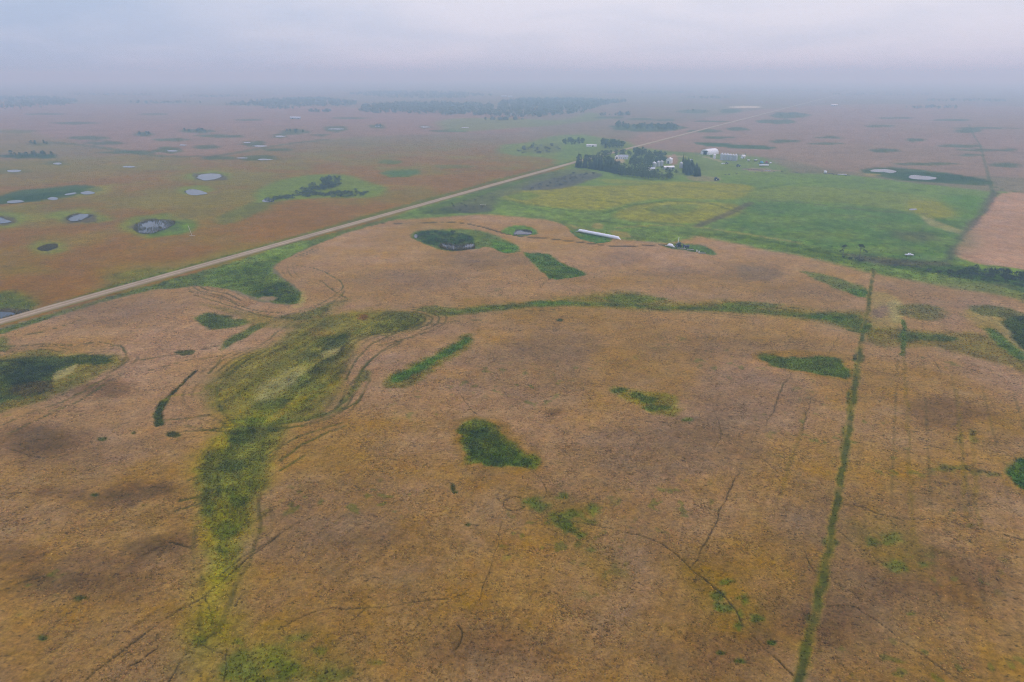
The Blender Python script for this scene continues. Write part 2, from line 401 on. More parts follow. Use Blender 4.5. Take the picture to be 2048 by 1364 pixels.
# --- near crop: gold, grey and dark drifts
for c in [(900, 1150, 260, 150), (1250, 760, 180, 90), (1320, 700, 120, 60), (330, 1000, 120, 60), (620, 920, 160, 60), (950, 960, 120, 70), (1800, 780, 200, 60), (1540, 1150, 140, 120), (640, 1280, 260, 110), (60, 940, 110, 50),
          (480, 850, 60, 50), (1400, 1130, 120, 70), (1150, 620, 120, 20), (1330, 1290, 120, 80), (1720, 960, 240, 60), (760, 850, 160, 30), (1560, 690, 160, 26), (1980, 860, 120, 60), (1250, 560, 160, 14)]:
    pa(ell(*c), WHEAT_GOLD, 18, .42, 22, 0, 0)
for c in [(1500, 545, 80, 22), (1115, 690, 90, 34), (1060, 740, 110, 60), (1500, 700, 160, 26), (1620, 582, 110, 18), (1900, 590, 160, 28), (120, 890, 130, 40), (1620, 1060, 90, 60), (1500, 790, 140, 60), (800, 560, 130, 24),
          (1250, 520, 60, 16), (1340, 545, 80, 14), (200, 620, 120, 30), (880, 640, 80, 20), (1700, 1190, 110, 80), (1280, 900, 120, 60), (1450, 880, 100, 50), (960, 520, 120, 20), (1900, 980, 100, 40), (700, 1060, 160, 60), (100, 780, 100, 20)]:
    pa(ell(*c), GREY, 10, .4, 14, 0, 0)
pa([(1475, 536), (1520, 532), (1570, 545), (1540, 560), (1490, 562)], alb(114, 98, 80), 3, .55, 4, .1, 0)
for c in [(120, 1150, 140, 34), (300, 980, 60, 16), (230, 1000, 60, 12), (120, 985, 60, 10), (70, 880, 90, 30), (210, 778, 50, 16), (330, 1090, 70, 26), (30, 1100, 60, 30), (200, 1120, 90, 20), (1900, 1150, 160, 60),
          (1600, 1250, 120, 60), (1900, 830, 80, 30), (1430, 1320, 110, 50), (1000, 1300, 160, 60), (1110, 826, 14, 7)]:
    pa(ell(*c), WHEAT_DARK, 6, .75, 10, .05, 0)
for c in [(300, 978, 34, 12), (240, 990, 30, 8), (300, 1095, 50, 16), (130, 1160, 90, 16), (80, 880, 60, 20)]:
    pa(ell(*c), alb(94, 76, 52), 5, .6, 7, .1, 0)

pa([(1050, 990), (1130, 1000), (1210, 1010), (1180, 1080), (1240, 1140), (1190, 1150), (1110, 1060)], alb(128, 106, 44), 6, .6, 8, 0, .2)
pa([(1350, 1120), (1440, 1150), (1540, 1220), (1500, 1270), (1420, 1230)], alb(128, 104, 40), 6, .6, 8, 0, .2)
pa([(1690, 1060), (1800, 1040), (1870, 1120), (1800, 1150), (1740, 1120)], alb(122, 104, 46), 6, .6, 8, 0, .2)
pa([(1985, 930), (2010, 910), (2130, 900), (2130, 1010), (2020, 980)], WHEAT_GOLD, 3, .6, 4, 0, 0)
pa([(410, 1270), (600, 1290), (720, 1340), (700, 1420), (420, 1420)], YG, 8, .35, 10, .05, .3)
# --- the slough basin with its combed rings
pa(BASIN, alb(124, 110, 60), 9, .6, 10, .1, .4)
pa(BASIN, OLIVE, 6, .7, 9, .15, .7)
pa([(440, 815), (430, 775), (480, 725), (560, 690), (580, 700), (500, 745), (470, 790), (480, 830)], alb(104, 96, 58), 3, .6, 4, .1, .7)
pa([(500, 815), (540, 760), (600, 715), (640, 670), (700, 670), (690, 700), (676, 750), (640, 790), (560, 825)], GREEN, 4, .6, 7, .2, 1)
pa([(640, 690), (690, 660), (730, 650), (700, 690), (690, 750), (650, 770), (620, 740)], alb(84, 78, 38), 3, .6, 5, .1, 1)
pa([(512, 796), (530, 768), (570, 742), (600, 730), (612, 738), (580, 764), (550, 786), (525, 800)], STRAW, 3, .62, 5, .1, .3)
pa([(570, 808), (600, 792), (640, 775), (668, 764), (664, 774), (620, 796), (590, 806)], alb(150, 128, 62), 2.5, .7, 4, .1, .3)
pa([(612, 700), (650, 690), (680, 676), (720, 672), (700, 690), (660, 702)], alb(150, 138, 84), 2.5, .6, 4, .1, .3)
pa([(640, 706), (680, 694), (676, 706), (650, 716)], STRAW, 1.2, .6, 2, .1, .3)
pa([(545, 790), (600, 770), (640, 748), (660, 760), (610, 790)], alb(140, 132, 66), 2, .5, 3, .1, .5)
pa([(640, 700), (660, 672), (700, 660), (690, 690)], DEEP, 2, .7, 3, .1, 1)
pa(ell(725, 634, 12, 6), RUST, 1.5, .8, 2, .1, 1)
pa(ell(640, 664, 30, 9), alb(116, 84, 44), 2, .5, 4, .1, .5)
pa([(740, 640), (800, 622), (850, 628), (830, 655), (770, 668), (710, 670), (700, 655)], alb(104, 110, 40), 3, .7, 5, .2, 1)
pa([(480, 826), (560, 815), (620, 812), (560, 838), (490, 842)], alb(100, 106, 34), 2, .7, 4, .2, 1)
# --- green drainage running to the foreground
pa(VALLEY, alb(140, 128, 50), 8, .7, 9, .1, .5)
pa(VALLEY, YG, 4, .6, 8, .2, .8)
pa([(480, 838), (550, 838), (556, 868), (528, 915), (515, 960), (498, 985), (440, 975), (405, 950), (412, 915), (450, 890), (470, 860)], alb(88, 98, 36), 3.5, .75, 7, .3, 1)
pa([(430, 1000), (490, 990), (500, 1040), (470, 1060), (430, 1050)], alb(98, 104, 28), 3, .6, 4, .2, 1)
pa([(420, 1130), (470, 1080), (480, 1110), (440, 1160)], alb(120, 120, 30), 3, .7, 4, .2, 1)
pa([(470, 840), (640, 826), (690, 790), (720, 740), (735, 748), (700, 800), (660, 830), (560, 850)], GREEN, 1.5, .6, 3, .3, 1)
for c in [(475, 1000, 18, 14), (450, 1060, 18, 14), (415, 1005, 12, 30), (440, 1100, 14, 10), (400, 1280, 14, 8), (450, 985, 26, 14), (485, 870, 30, 18), (470, 930, 34, 14)]:
    pa(ell(*c), DEEP, 1.5, .65, 2.5, .2, 1)
# bottom edge specks
for c in [(500, 1330, 60, 26), (560, 1300, 40, 14), (590, 1275, 24, 8), (590, 1350, 46, 16), (665, 1350, 36, 14), (480, 1340, 26, 26), (560, 1330, 30, 12), (640, 1300, 18, 8), (755, 1325, 14, 6), (480, 1285, 12, 7), (520, 1355, 40, 12)]:
    pa(ell(*c, 14, .4), alb(96, 106, 40), 2.2, .6, 6, .2, .7)
# --- solitary green hollows
pa([(900, 900), (925, 840), (960, 835), (1010, 850), (1050, 885), (1085, 915), (1075, 945), (1000, 945), (935, 935)], WHEAT_GOLD, 2.5, .8, 4, 0, 0)
pa([(918, 882), (922, 856), (940, 843), (975, 846), (1002, 862), (1030, 888), (1066, 912), (1076, 920), (1064, 935), (1035, 935), (990, 932), (945, 926), (926, 908)], alb(96, 108, 32), 1.2, .95, 3, .35, 1)
pa([(930, 882), (938, 866), (965, 856), (985, 864), (1010, 884), (1045, 910), (1058, 928), (1035, 932), (990, 929), (950, 921), (936, 905)], alb(64, 84, 28), 1.2, .9, 3, .35, 1)
pa([(770, 770), (788, 746), (850, 716), (900, 690), (935, 668), (946, 684), (910, 716), (860, 746), (815, 772)], alb(112, 108, 38), 2, .8, 3, .2, 1)
pa([(782, 764), (792, 750), (850, 722), (900, 696), (934, 674), (936, 684), (890, 712), (830, 746), (800, 764)], LUSH, 1.5, .85, 2.5, .3, 1)
GB = [(862, 624), (930, 612), (1000, 608), (1070, 602), (1130, 596), (1250, 582), (1290, 590), (1380, 604), (1450, 600), (1560, 612), (1640, 622), (1730, 626), (1736, 668), (1700, 658), (1600, 636), (1450, 626), (1300, 620), (1200, 614), (1130, 612), (1000, 622), (900, 632)]
pa(GB, alb(116, 110, 48), 7, .8, 10, .25, .9)
pa([(862, 628), (960, 613), (1070, 606), (1140, 603), (1240, 604), (1320, 610), (1450, 614), (1600, 624), (1730, 640), (1732, 664), (1640, 640), (1450, 623), (1300, 618), (1130, 610), (1000, 619), (900, 630)], GREEN, 3.5, .8, 6, .35, 1)
for c in [(870, 618, 34, 6), (1270, 598, 60, 8), (1660, 632, 50, 9), (1100, 606, 40, 4), (1500, 610, 60, 6)]:
    pa(ell(*c), LUSH, 2, .5, 4, .2, 1)
pa([(1508, 712), (1540, 700), (1690, 706), (1706, 730), (1698, 762), (1600, 748), (1530, 728)], WHEAT_GOLD, 2, .7, 3, 0, 0)
pa([(1520, 711), (1545, 709), (1600, 714), (1660, 711), (1684, 722), (1694, 750), (1672, 753), (1620, 743), (1562, 736), (1532, 726)], alb(76, 100, 36), 1.5, .9, 3.5, .35, 1)
pa([(1222, 776), (1262, 778), (1302, 785), (1354, 795), (1354, 828), (1318, 829), (1285, 812), (1255, 802)], alb(132, 122, 42), 2, .85, 3, .2, .8)
for c in [(1272, 788, 14, 8), (1242, 780, 16, 6), (1300, 800, 20, 7), (1374, 839, 10, 4), (1312, 816, 22, 6)]:
    pa(ell(*c), GREEN, 1.2, .8, 2.5, .3, 1)
pa([(1050, 508), (1060, 506), (1097, 508), (1124, 526), (1160, 539), (1172, 549), (1140, 555), (1100, 558), (1086, 545)], alb(72, 104, 42), 1.5, .95, 2, .4, 1)
pa([(388, 636), (420, 625), (470, 634), (494, 645), (462, 656), (412, 656)], alb(70, 94, 36), 2, .9, 3, .35, 1)
pa([(442, 702), (450, 682), (508, 650), (538, 646), (505, 668), (468, 686)], alb(80, 98, 40), 1.5, .9, 2, .35, 1)
pa([(396, 606), (560, 634), (600, 630), (690, 596), (690, 606), (620, 650), (560, 655), (500, 650), (480, 632)], alb(112, 104, 56), 3, .6, 4, .15, .6)
pa([(560, 632), (610, 624), (660, 606), (650, 622), (600, 640)], alb(88, 96, 42), 2, .7, 3, .2, 1)
# left edge hollow
pa([(-80, 706), (0, 712), (70, 700), (135, 708), (228, 706), (250, 716), (225, 738), (160, 770), (100, 795), (40, 815), (-80, 830)], alb(108, 104, 48), 2.5, .8, 3, .2, .8)
pa([(-80, 720), (0, 722), (60, 714), (120, 714), (190, 708), (230, 712), (215, 728), (160, 730), (115, 752), (100, 780), (50, 796), (-80, 812)], alb(62, 78, 36), 2, .9, 3, .3, 1)
pa([(20, 730), (90, 722), (110, 738), (70, 762), (20, 770)], alb(46, 58, 34), 2, .8, 3, .2, 1)
pa([(20, 775), (100, 760), (105, 780), (40, 795)], alb(90, 70, 44), 2, .6, 3, .1, 1)
pa([(105, 756), (112, 745), (140, 732), (156, 728), (150, 740), (130, 752), (112, 760)], STRAW, 1, .9, 1.5, .1, .3)
pa([(0, 672), (14, 676), (12, 700), (-30, 700)], GREEN, 2, .7, 3, .2, 1)
for c in [(347, 868, 14, 7), (205, 877, 9, 4), (267, 866, 6, 3), (190, 989, 8, 3), (84, 1275, 9, 5), (905, 973, 5, 9), (912, 984, 7, 3), (286, 1010, 5, 2), (1441, 1305, 9, 4), (1478, 1320, 12, 5), (1545, 1284, 9, 4), (936, 1048, 6, 4),
          (545, 860, 10, 4), (370, 705, 20, 5), (1120, 640, 6, 3), (166, 1195, 14, 4)]:
    pa(ell(*c), alb(60, 76, 30), .6, .85, 1.0, .3, 1)
# scattered green down the middle drainage
for c in [(1064, 1000, 16, 8), (1078, 1012, 16, 9), (1108, 1035, 18, 10), (1120, 1044, 16, 9), (1145, 1058, 18, 10), (1160, 1068, 10, 8), (1140, 1028, 14, 7), (1165, 1034, 9, 9), (1190, 1020, 12, 10), (1126, 992, 10, 6), (1050, 1004, 8, 5), (1185, 1100, 12, 8), (1150, 1045, 30, 8)]:
    pa(ell(*c, 14, .4), alb(88, 104, 40), 1.6, .75, 4.5, .25, .8)
for c in [(1440, 1190, 12, 9), (1434, 1212, 8, 8), (1456, 1216, 14, 8), (1480, 1226, 10, 10), (1490, 1196, 8, 14), (1476, 1195, 6, 4), (1515, 1236, 12, 5), (1450, 1164, 14, 6), (1478, 1250, 8, 9), (1540, 1284, 7, 4)]:
    pa(ell(*c, 14, .4), alb(82, 100, 38), 1.6, .75, 4.0, .25, .8)
for c in [(1790, 1130, 18, 9), (1785, 1075, 16, 12), (1745, 1085, 14, 8), (1850, 1130, 16, 6), (1820, 1228, 7, 4)]:
    pa(ell(*c, 14, .4), alb(90, 104, 42), 1.6, .7, 4.0, .2, .8)
# right side
pa([(1596, 542), (1640, 545), (1700, 562), (1738, 580), (1732, 592), (1690, 582), (1640, 562)], alb(80, 104, 46), 2.5, .75, 5, .3, 1)
pa([(1700, 578), (1736, 582), (1736, 594), (1710, 592)], LUSH, 2, .7, 3, .2, 1)
pa([(1738, 596), (1760, 586), (1802, 602), (1804, 650), (1780, 664), (1742, 660), (1744, 640)], PALE, 2, .8, 3.5, 0, .2)
pa([(1776, 606), (1802, 606), (1802, 646), (1780, 640)], STRAW, 1.5, .7, 3, 0, .2)
pa([(1745, 618), (1775, 612), (1776, 634), (1748, 634)], alb(120, 96, 84), 2, .7, 3, 0, 0)
pa([(1800, 612), (1850, 606), (1890, 622), (1870, 642), (1810, 634)], alb(92, 100, 50), 3, .7, 5, .2, 1)
pa([(1745, 660), (1800, 658), (1900, 664), (1960, 668), (2048, 710), (2160, 770), (2160, 800), (2040, 745), (1940, 712), (1860, 690), (1750, 690)], alb(112, 104, 52), 4, .75, 6, .2, .8)
pa([(1798, 664), (1830, 664), (1905, 672), (1900, 684), (1830, 680), (1800, 686)], alb(74, 92, 44), 2, .8, 3, .3, 1)
pa([(1930, 622), (2000, 618), (2048, 640), (2048, 700), (2010, 690), (1970, 660)], alb(142, 126, 72), 3, .7, 5, .1, .4)
pa([(1978, 660), (2000, 668), (2030, 690), (2060, 708), (2048, 722), (2010, 700)], LUSH, 2, .8, 3, .2, 1)
pa([(1985, 644), (2010, 655), (2030, 690), (2060, 708), (2050, 690), (2020, 650)], STRAW, 2, .7, 3, .1, .2)
pa([(2000, 642), (2020, 634), (2060, 634), (2200, 650), (2200, 740), (2060, 704), (2030, 686), (2016, 660)], DEEP, 2, .95, 2, .5, 1)
pa([(1940, 614), (2000, 612), (2060, 632), (2010, 634), (1970, 630)], alb(78, 92, 46), 2, .7, 4, .2, 1)
pa([(2020, 584), (2100, 600), (2100, 616), (2040, 604)], alb(104, 104, 52), 2, .6, 4, .2, 1)
pa([(2006, 938), (2020, 924), (2060, 916), (2130, 920), (2130, 990), (2060, 980), (2030, 966)], alb(58, 92, 30), 1.5, .95, 2.5, .35, 1)
for c in [(1925, 935, 12, 5), (1955, 944, 18, 5), (1985, 948, 16, 5), (1880, 938, 26, 5), (1920, 870, 8, 14), (1945, 872, 6, 12), (1940, 1050, 10, 4), (1905, 1020, 8, 3)]:
    pa(ell(*c), alb(84, 92, 44), 1.2, .65, 2.5, .2, 1)
# pond hollow in the crop
pa([(822, 474), (830, 462), (870, 458), (940, 458), (980, 466), (1036, 490), (1038, 502), (1010, 506), (980, 494), (940, 498), (890, 500), (850, 488)], alb(86, 104, 48), 2, .95, 2.5, .5, 1)
pa([(828, 470), (850, 460), (900, 462), (945, 472), (940, 490), (880, 492), (842, 480)], REED, 1.5, .9, 2, .5, 1)
pa([(985, 478), (1036, 492), (1030, 502), (1005, 504), (985, 490)], LUSH, 1.5, .8, 2, .3, 1)
pa([(1002, 463), (1020, 452), (1040, 450), (1066, 456), (1076, 466), (1056, 470), (1020, 469)], LUSH, 1.2, .95, 2, .4, 1)
pa([(1140, 462), (1160, 458), (1200, 468), (1226, 480), (1200, 486), (1160, 478)], alb(66, 106, 46), 1.5, .95, 2, .3, 1)
pa([(1330, 488), (1400, 490), (1434, 506), (1420, 509), (1370, 500), (1335, 496)], alb(72, 106, 50), 1.5, .9, 2, .3, 1)
pa([(800, 448), (840, 440), (920, 446), (900, 456), (830, 458)], alb(136, 112, 70), 3, .5, 4, 0, 0)
ln([(1056, 428), (1090, 436), (1130, 448), (1150, 462), (1165, 472)], alb(92, 108, 50), 3, .8, .3, 1)

# --- trails and wheel tracks
ln([(764, 446), (800, 447), (830, 447), (870, 444), (905, 444), (940, 448), (970, 455), (1000, 464), (1040, 472), (1070, 475), (1100, 477), (1160, 484), (1230, 492), (1290, 491), (1338, 489)], TRACKD, 1.6, .95, .5)
for p, wd in [
    ([(140, 1390), (165, 1364), (270, 1280), (350, 1225), (410, 1190), (470, 1140), (530, 1090), (600, 1045)], .55),
    ([(300, 1400), (335, 1364), (358, 1325), (372, 1305), (395, 1290), (430, 1262)], .45),
    ([(410, 1190), (425, 1230), (420, 1260)], .25), ([(452, 1300), (450, 1364)], .25), ([(400, 1290), (430, 1305), (460, 1310)], .25),
    ([(500, 1050), (545, 1020)], .45), ([(440, 1150), (500, 1105), (560, 1068)], .5), ([(490, 1185), (470, 1210)], .5),
    ([(555, 1262), (600, 1238), (650, 1218), (700, 1216), (760, 1214), (800, 1210), (860, 1198), (930, 1188)], .38),
    ([(1052, 1012), (1044, 1017), (1030, 1020), (1016, 1016), (1008, 1007), (1014, 998), (1026, 994), (1040, 995)], .42),
    ([(1062, 942), (1080, 956), (1088, 972), (1090, 988), (1084, 998)], .32), ([(1110, 1040), (1200, 1052), (1290, 1075), (1340, 1100), (1390, 1142), (1430, 1176), (1470, 1222), (1500, 1262), (1560, 1322), (1600, 1364)], .42),
    ([(1386, 1132), (1402, 1098), (1425, 1060), (1445, 1012), (1462, 972), (1480, 945)], .35), ([(1530, 850), (1550, 812), (1566, 772), (1582, 746)], .5), ([(1604, 860), (1612, 830), (1622, 800), (1632, 786)], .35),
    ([(920, 790), (940, 816), (952, 828)], .35), ([(880, 836), (930, 800), (1000, 776), (1080, 768)], .25), ([(1000, 690), (1050, 688), (1080, 694), (1110, 700)], .3),
    ([(1676, 1006), (1720, 1012), (1760, 1028), (1800, 1036), (1870, 1040), (1920, 1050), (1960, 1056), (2010, 1072), (2060, 1080)], .42), ([(1682, 1064), (1720, 1094), (1770, 1132), (1790, 1150)], .3),
    ([(1650, 1212), (1700, 1210), (1730, 1228), (1780, 1262), (1830, 1300), (1900, 1346), (1930, 1370)], .3), ([(1664, 1160), (1700, 1178), (1715, 1195)], .3), ([(1636, 1150), (1610, 1112)], .3),
    ([(1540, 864), (1600, 872), (1640, 882), (1690, 884), (1740, 884), (1800, 880), (1850, 876)], .32), ([(1600, 640), (1580, 680), (1560, 720)], .25), ([(1678, 668), (1660, 700), (1644, 716)], .35),
    ([(1420, 790), (1440, 860), (1430, 900)], .2), ([(1290, 842), (1340, 845), (1372, 838)], .4), ([(1360, 842), (1430, 862), (1500, 900), (1560, 950)], .22),
    ([(15, 898), (60, 910), (100, 914), (140, 906), (184, 884)], .35), ([(0, 1178), (60, 1160), (110, 1150)], .4), ([(340, 1084), (380, 1096)], .5), ([(0, 1060), (60, 1010), (110, 1000)], .3),
    ([(260, 1256), (330, 1214)], .3), ([(250, 1330), (280, 1320), (320, 1290)], .4), ([(1080, 576), (1090, 564), (1104, 556)], .6), ([(900, 700), (960, 660), (1000, 640)], .3),
    ([(1850, 700), (1880, 740), (1880, 760), (1910, 768)], .35), ([(1980, 800), (2020, 830), (2048, 812)], .3), ([(1810, 930), (1840, 928)], .4), ([(1880, 936), (1920, 936), (1950, 942), (2000, 946)], .4),
    ([(1860, 890), (1920, 905), (1980, 920)], .25), ([(1870, 965), (1920, 970)], .4), ([(960, 1200), (990, 1100), (1005, 1040)], .18), ([(915, 1300), (925, 1270), (915, 1250)], .35), ([(1160, 770), (1210, 840)], .15),
    ([(1760, 710), (1800, 720)], .3), ([(1322, 670), (1350, 678), (1390, 682)], .4), ([(1380, 720), (1410, 690), (1440, 672)], .22), ([(1060, 800), (1120, 790), (1200, 790)], .2), ([(700, 1240), (740, 1210)], .3)]:
    ln(p, TRACKD, wd * .62, .82, .35, 0, .5)
# combed wheel rings around the basin and the verge hollow
for p in [[(390, 590), (430, 602), (480, 618), (540, 634), (590, 634), (640, 618), (676, 596), (690, 580)], [(380, 582), (440, 596), (500, 618), (560, 626), (600, 622), (650, 602), (680, 582), (684, 566), (640, 540), (590, 530)],
          [(640, 560), (680, 590), (692, 596)], [(700, 640), (620, 664), (560, 690), (500, 716), (460, 745), (434, 780), (440, 812), (480, 834)], [(600, 632), (560, 660), (520, 690), (450, 710), (420, 745)],
          [(440, 820), (500, 842), (580, 844), (650, 828), (700, 790), (724, 740), (780, 690), (850, 664)], [(430, 800), (470, 846), (560, 856), (640, 842), (710, 804), (740, 760)], [(370, 850), (440, 862), (520, 856), (600, 850), (680, 820), (720, 800)],
          [(360, 864), (420, 858), (480, 850)], [(420, 940), (380, 960)], [(560, 920), (620, 880), (690, 850)], [(540, 905), (600, 872), (680, 845)], [(360, 1000), (400, 990), (440, 970)], [(350, 1020), (400, 1005)], [(560, 940), (610, 910)],
          [(690, 760), (720, 710), (760, 680), (830, 650)], [(700, 770), (740, 720), (800, 684)], [(0, 852), (70, 822), (140, 796), (200, 762), (240, 730), (252, 710), (240, 690)], [(-40, 700), (60, 690), (140, 690), (200, 684), (236, 692)], [(-40, 686), (80, 664), (160, 640)],
          [(20, 866), (90, 832), (160, 800), (210, 768)], [(-40, 820), (40, 800), (110, 776), (170, 752)], [(280, 720), (340, 710), (400, 700), (440, 690)], [(300, 740), (380, 720), (440, 712)], [(330, 840), (420, 830)], [(820, 660), (880, 646), (960, 640)], [(760, 690), (830, 672)]]:
    ln(p, alb(76, 76, 32), .62, .85, .35, .3, .5)
ln([(392, 742), (376, 756), (352, 778), (330, 800), (321, 816)], alb(54, 60, 28), 1.0, .95, .5, 1)
ln([(330, 800), (321, 816), (316, 832), (320, 848)], alb(54, 70, 28), 1.9, .95, .5, 1)
ln([(330, 800), (350, 790), (400, 786), (420, 770)], YG, .8, .5, .2, .5)
ln([(1806, 640), (1808, 670), (1806, 710)], GREEN, 1.2, .9, .3, 1)
# seed-drill misses running up the field, parallel to the lane
for p in [[(1808, 700), (1812, 760), (1816, 860), (1822, 960), (1826, 1090)], [(1914, 780), (1920, 860), (1926, 930), (1932, 1040)], [(1612, 820), (1590, 900), (1560, 1000)], [(1945, 860), (1950, 960), (1956, 1050)]]:
    ln(p, alb(116, 96, 50), .8, .5, .2, .2, .3)
LANE = [(1588, 1420), (1600, 1364), (1620, 1280), (1642, 1180), (1660, 1080), (1676, 990), (1687, 920), (1699, 850), (1709, 780), (1718, 720), (1727, 670), (1735, 620), (1742, 575), (1748, 540)]
ln(LANE, alb(150, 126, 78), 1.75, .6, .05, .05, .4)
ln(LANE, alb(98, 92, 44), 1.25, .85, .25, .25, .6)
ln(LANE, alb(70, 76, 34), .85, .75, .3, .35, .95)
for i, c in enumerate([(1625, 1240, 12, 16), (1632, 1215, 9, 8), (1648, 1150, 10, 26), (1660, 1085, 9, 10), (1690, 890, 9, 26), (1700, 815, 9, 14), (1704, 790, 10, 12), (1712, 740, 8, 16), (1718, 715, 8, 8), (1606, 1350, 10, 10), (1614, 1310, 8, 8)]):
    pa(ell(c[0], c[1], c[2], c[3] * 1.25), alb(70, 86, 34), .8, .85, 1.4, .3, 1)
for c in [(1662, 1100, 6, 10), (1680, 960, 5, 10), (1694, 860, 5, 10), (1715, 700, 6, 8), (1622, 1330, 5, 12), (1668, 1030, 6, 10)]:
    pa(ell(*c), alb(140, 126, 76), .8, .7, .8, .1, .2)
ln([(1700, 660), (1726, 662), (1738, 650)], GREEN, 2, .7, .2, 1)

# harvest and sprayer passes follow the outlines of these hollows (outline, reach inwards m, reach outwards m)
RINGS = [(BASIN, -9, 15), ([(-80, 706), (0, 712), (70, 700), (135, 708), (228, 706), (250, 716), (225, 738), (160, 770), (100, 795), (40, 815), (-80, 830)], 0, 13),
         ([(430, 545), (480, 520), (560, 492), (610, 498), (562, 520), (560, 552), (594, 578), (606, 602), (575, 610), (520, 602), (470, 582), (420, 570)], 1, 16),
         (VALLEY, 0, 6), ([(862, 620), (1070, 602), (1250, 590), (1450, 606), (1730, 632), (1732, 664), (1450, 626), (1200, 614), (1000, 622)], 0, 7)]
WP = None
def compile_map():
    global WP, WL, NC, WR
    WR = []
    for pts, i_, o_ in RINGS:
        p = wpts(catmull(pts, 3, True)); a = np.array(p)
        WR.append((p, a.min(0), a.max(0), i_, o_))
    WP = []
    for pts, c, soft, amt, wob, dip, veg, smooth in PATCHES:
        p = wpts(catmull(pts, 4, True) if smooth else pts)
        a = np.array(p)
        ax_, ay_ = a[:, 0], a[:, 1]
        area = abs(np.dot(ax_, np.roll(ay_, 1)) - np.dot(ay_, np.roll(ax_, 1))) / 2
        soft = min(soft, .30 * math.sqrt(area)); wob = min(wob, .5 * math.sqrt(area))
        WP.append((p, a.min(0), a.max(0), c, soft, amt, wob, dip, veg))
    WL = []
    for pts, c, width, amt, dip, veg, gap in LINES:
        p = wpts(catmull(pts, 4))
        a = np.array(p)
        WL.append((p, a.min(0), a.max(0), c, width, amt, dip, veg, gap))
    NC = wpts(NEAR_CROP)
    global LANE_A, LANE_B
    LANE_A = np.array(at1(1600, 1364)); LANE_B = np.array(at1(1742, 575))
    global BASIN_AX, VALLEY_AX
    BASIN_AX = (np.array(at1(480, 835)), np.array(at1(740, 650))); VALLEY_AX = (np.array(at1(440, 1200)), np.array(at1(500, 860)))
compile_map()

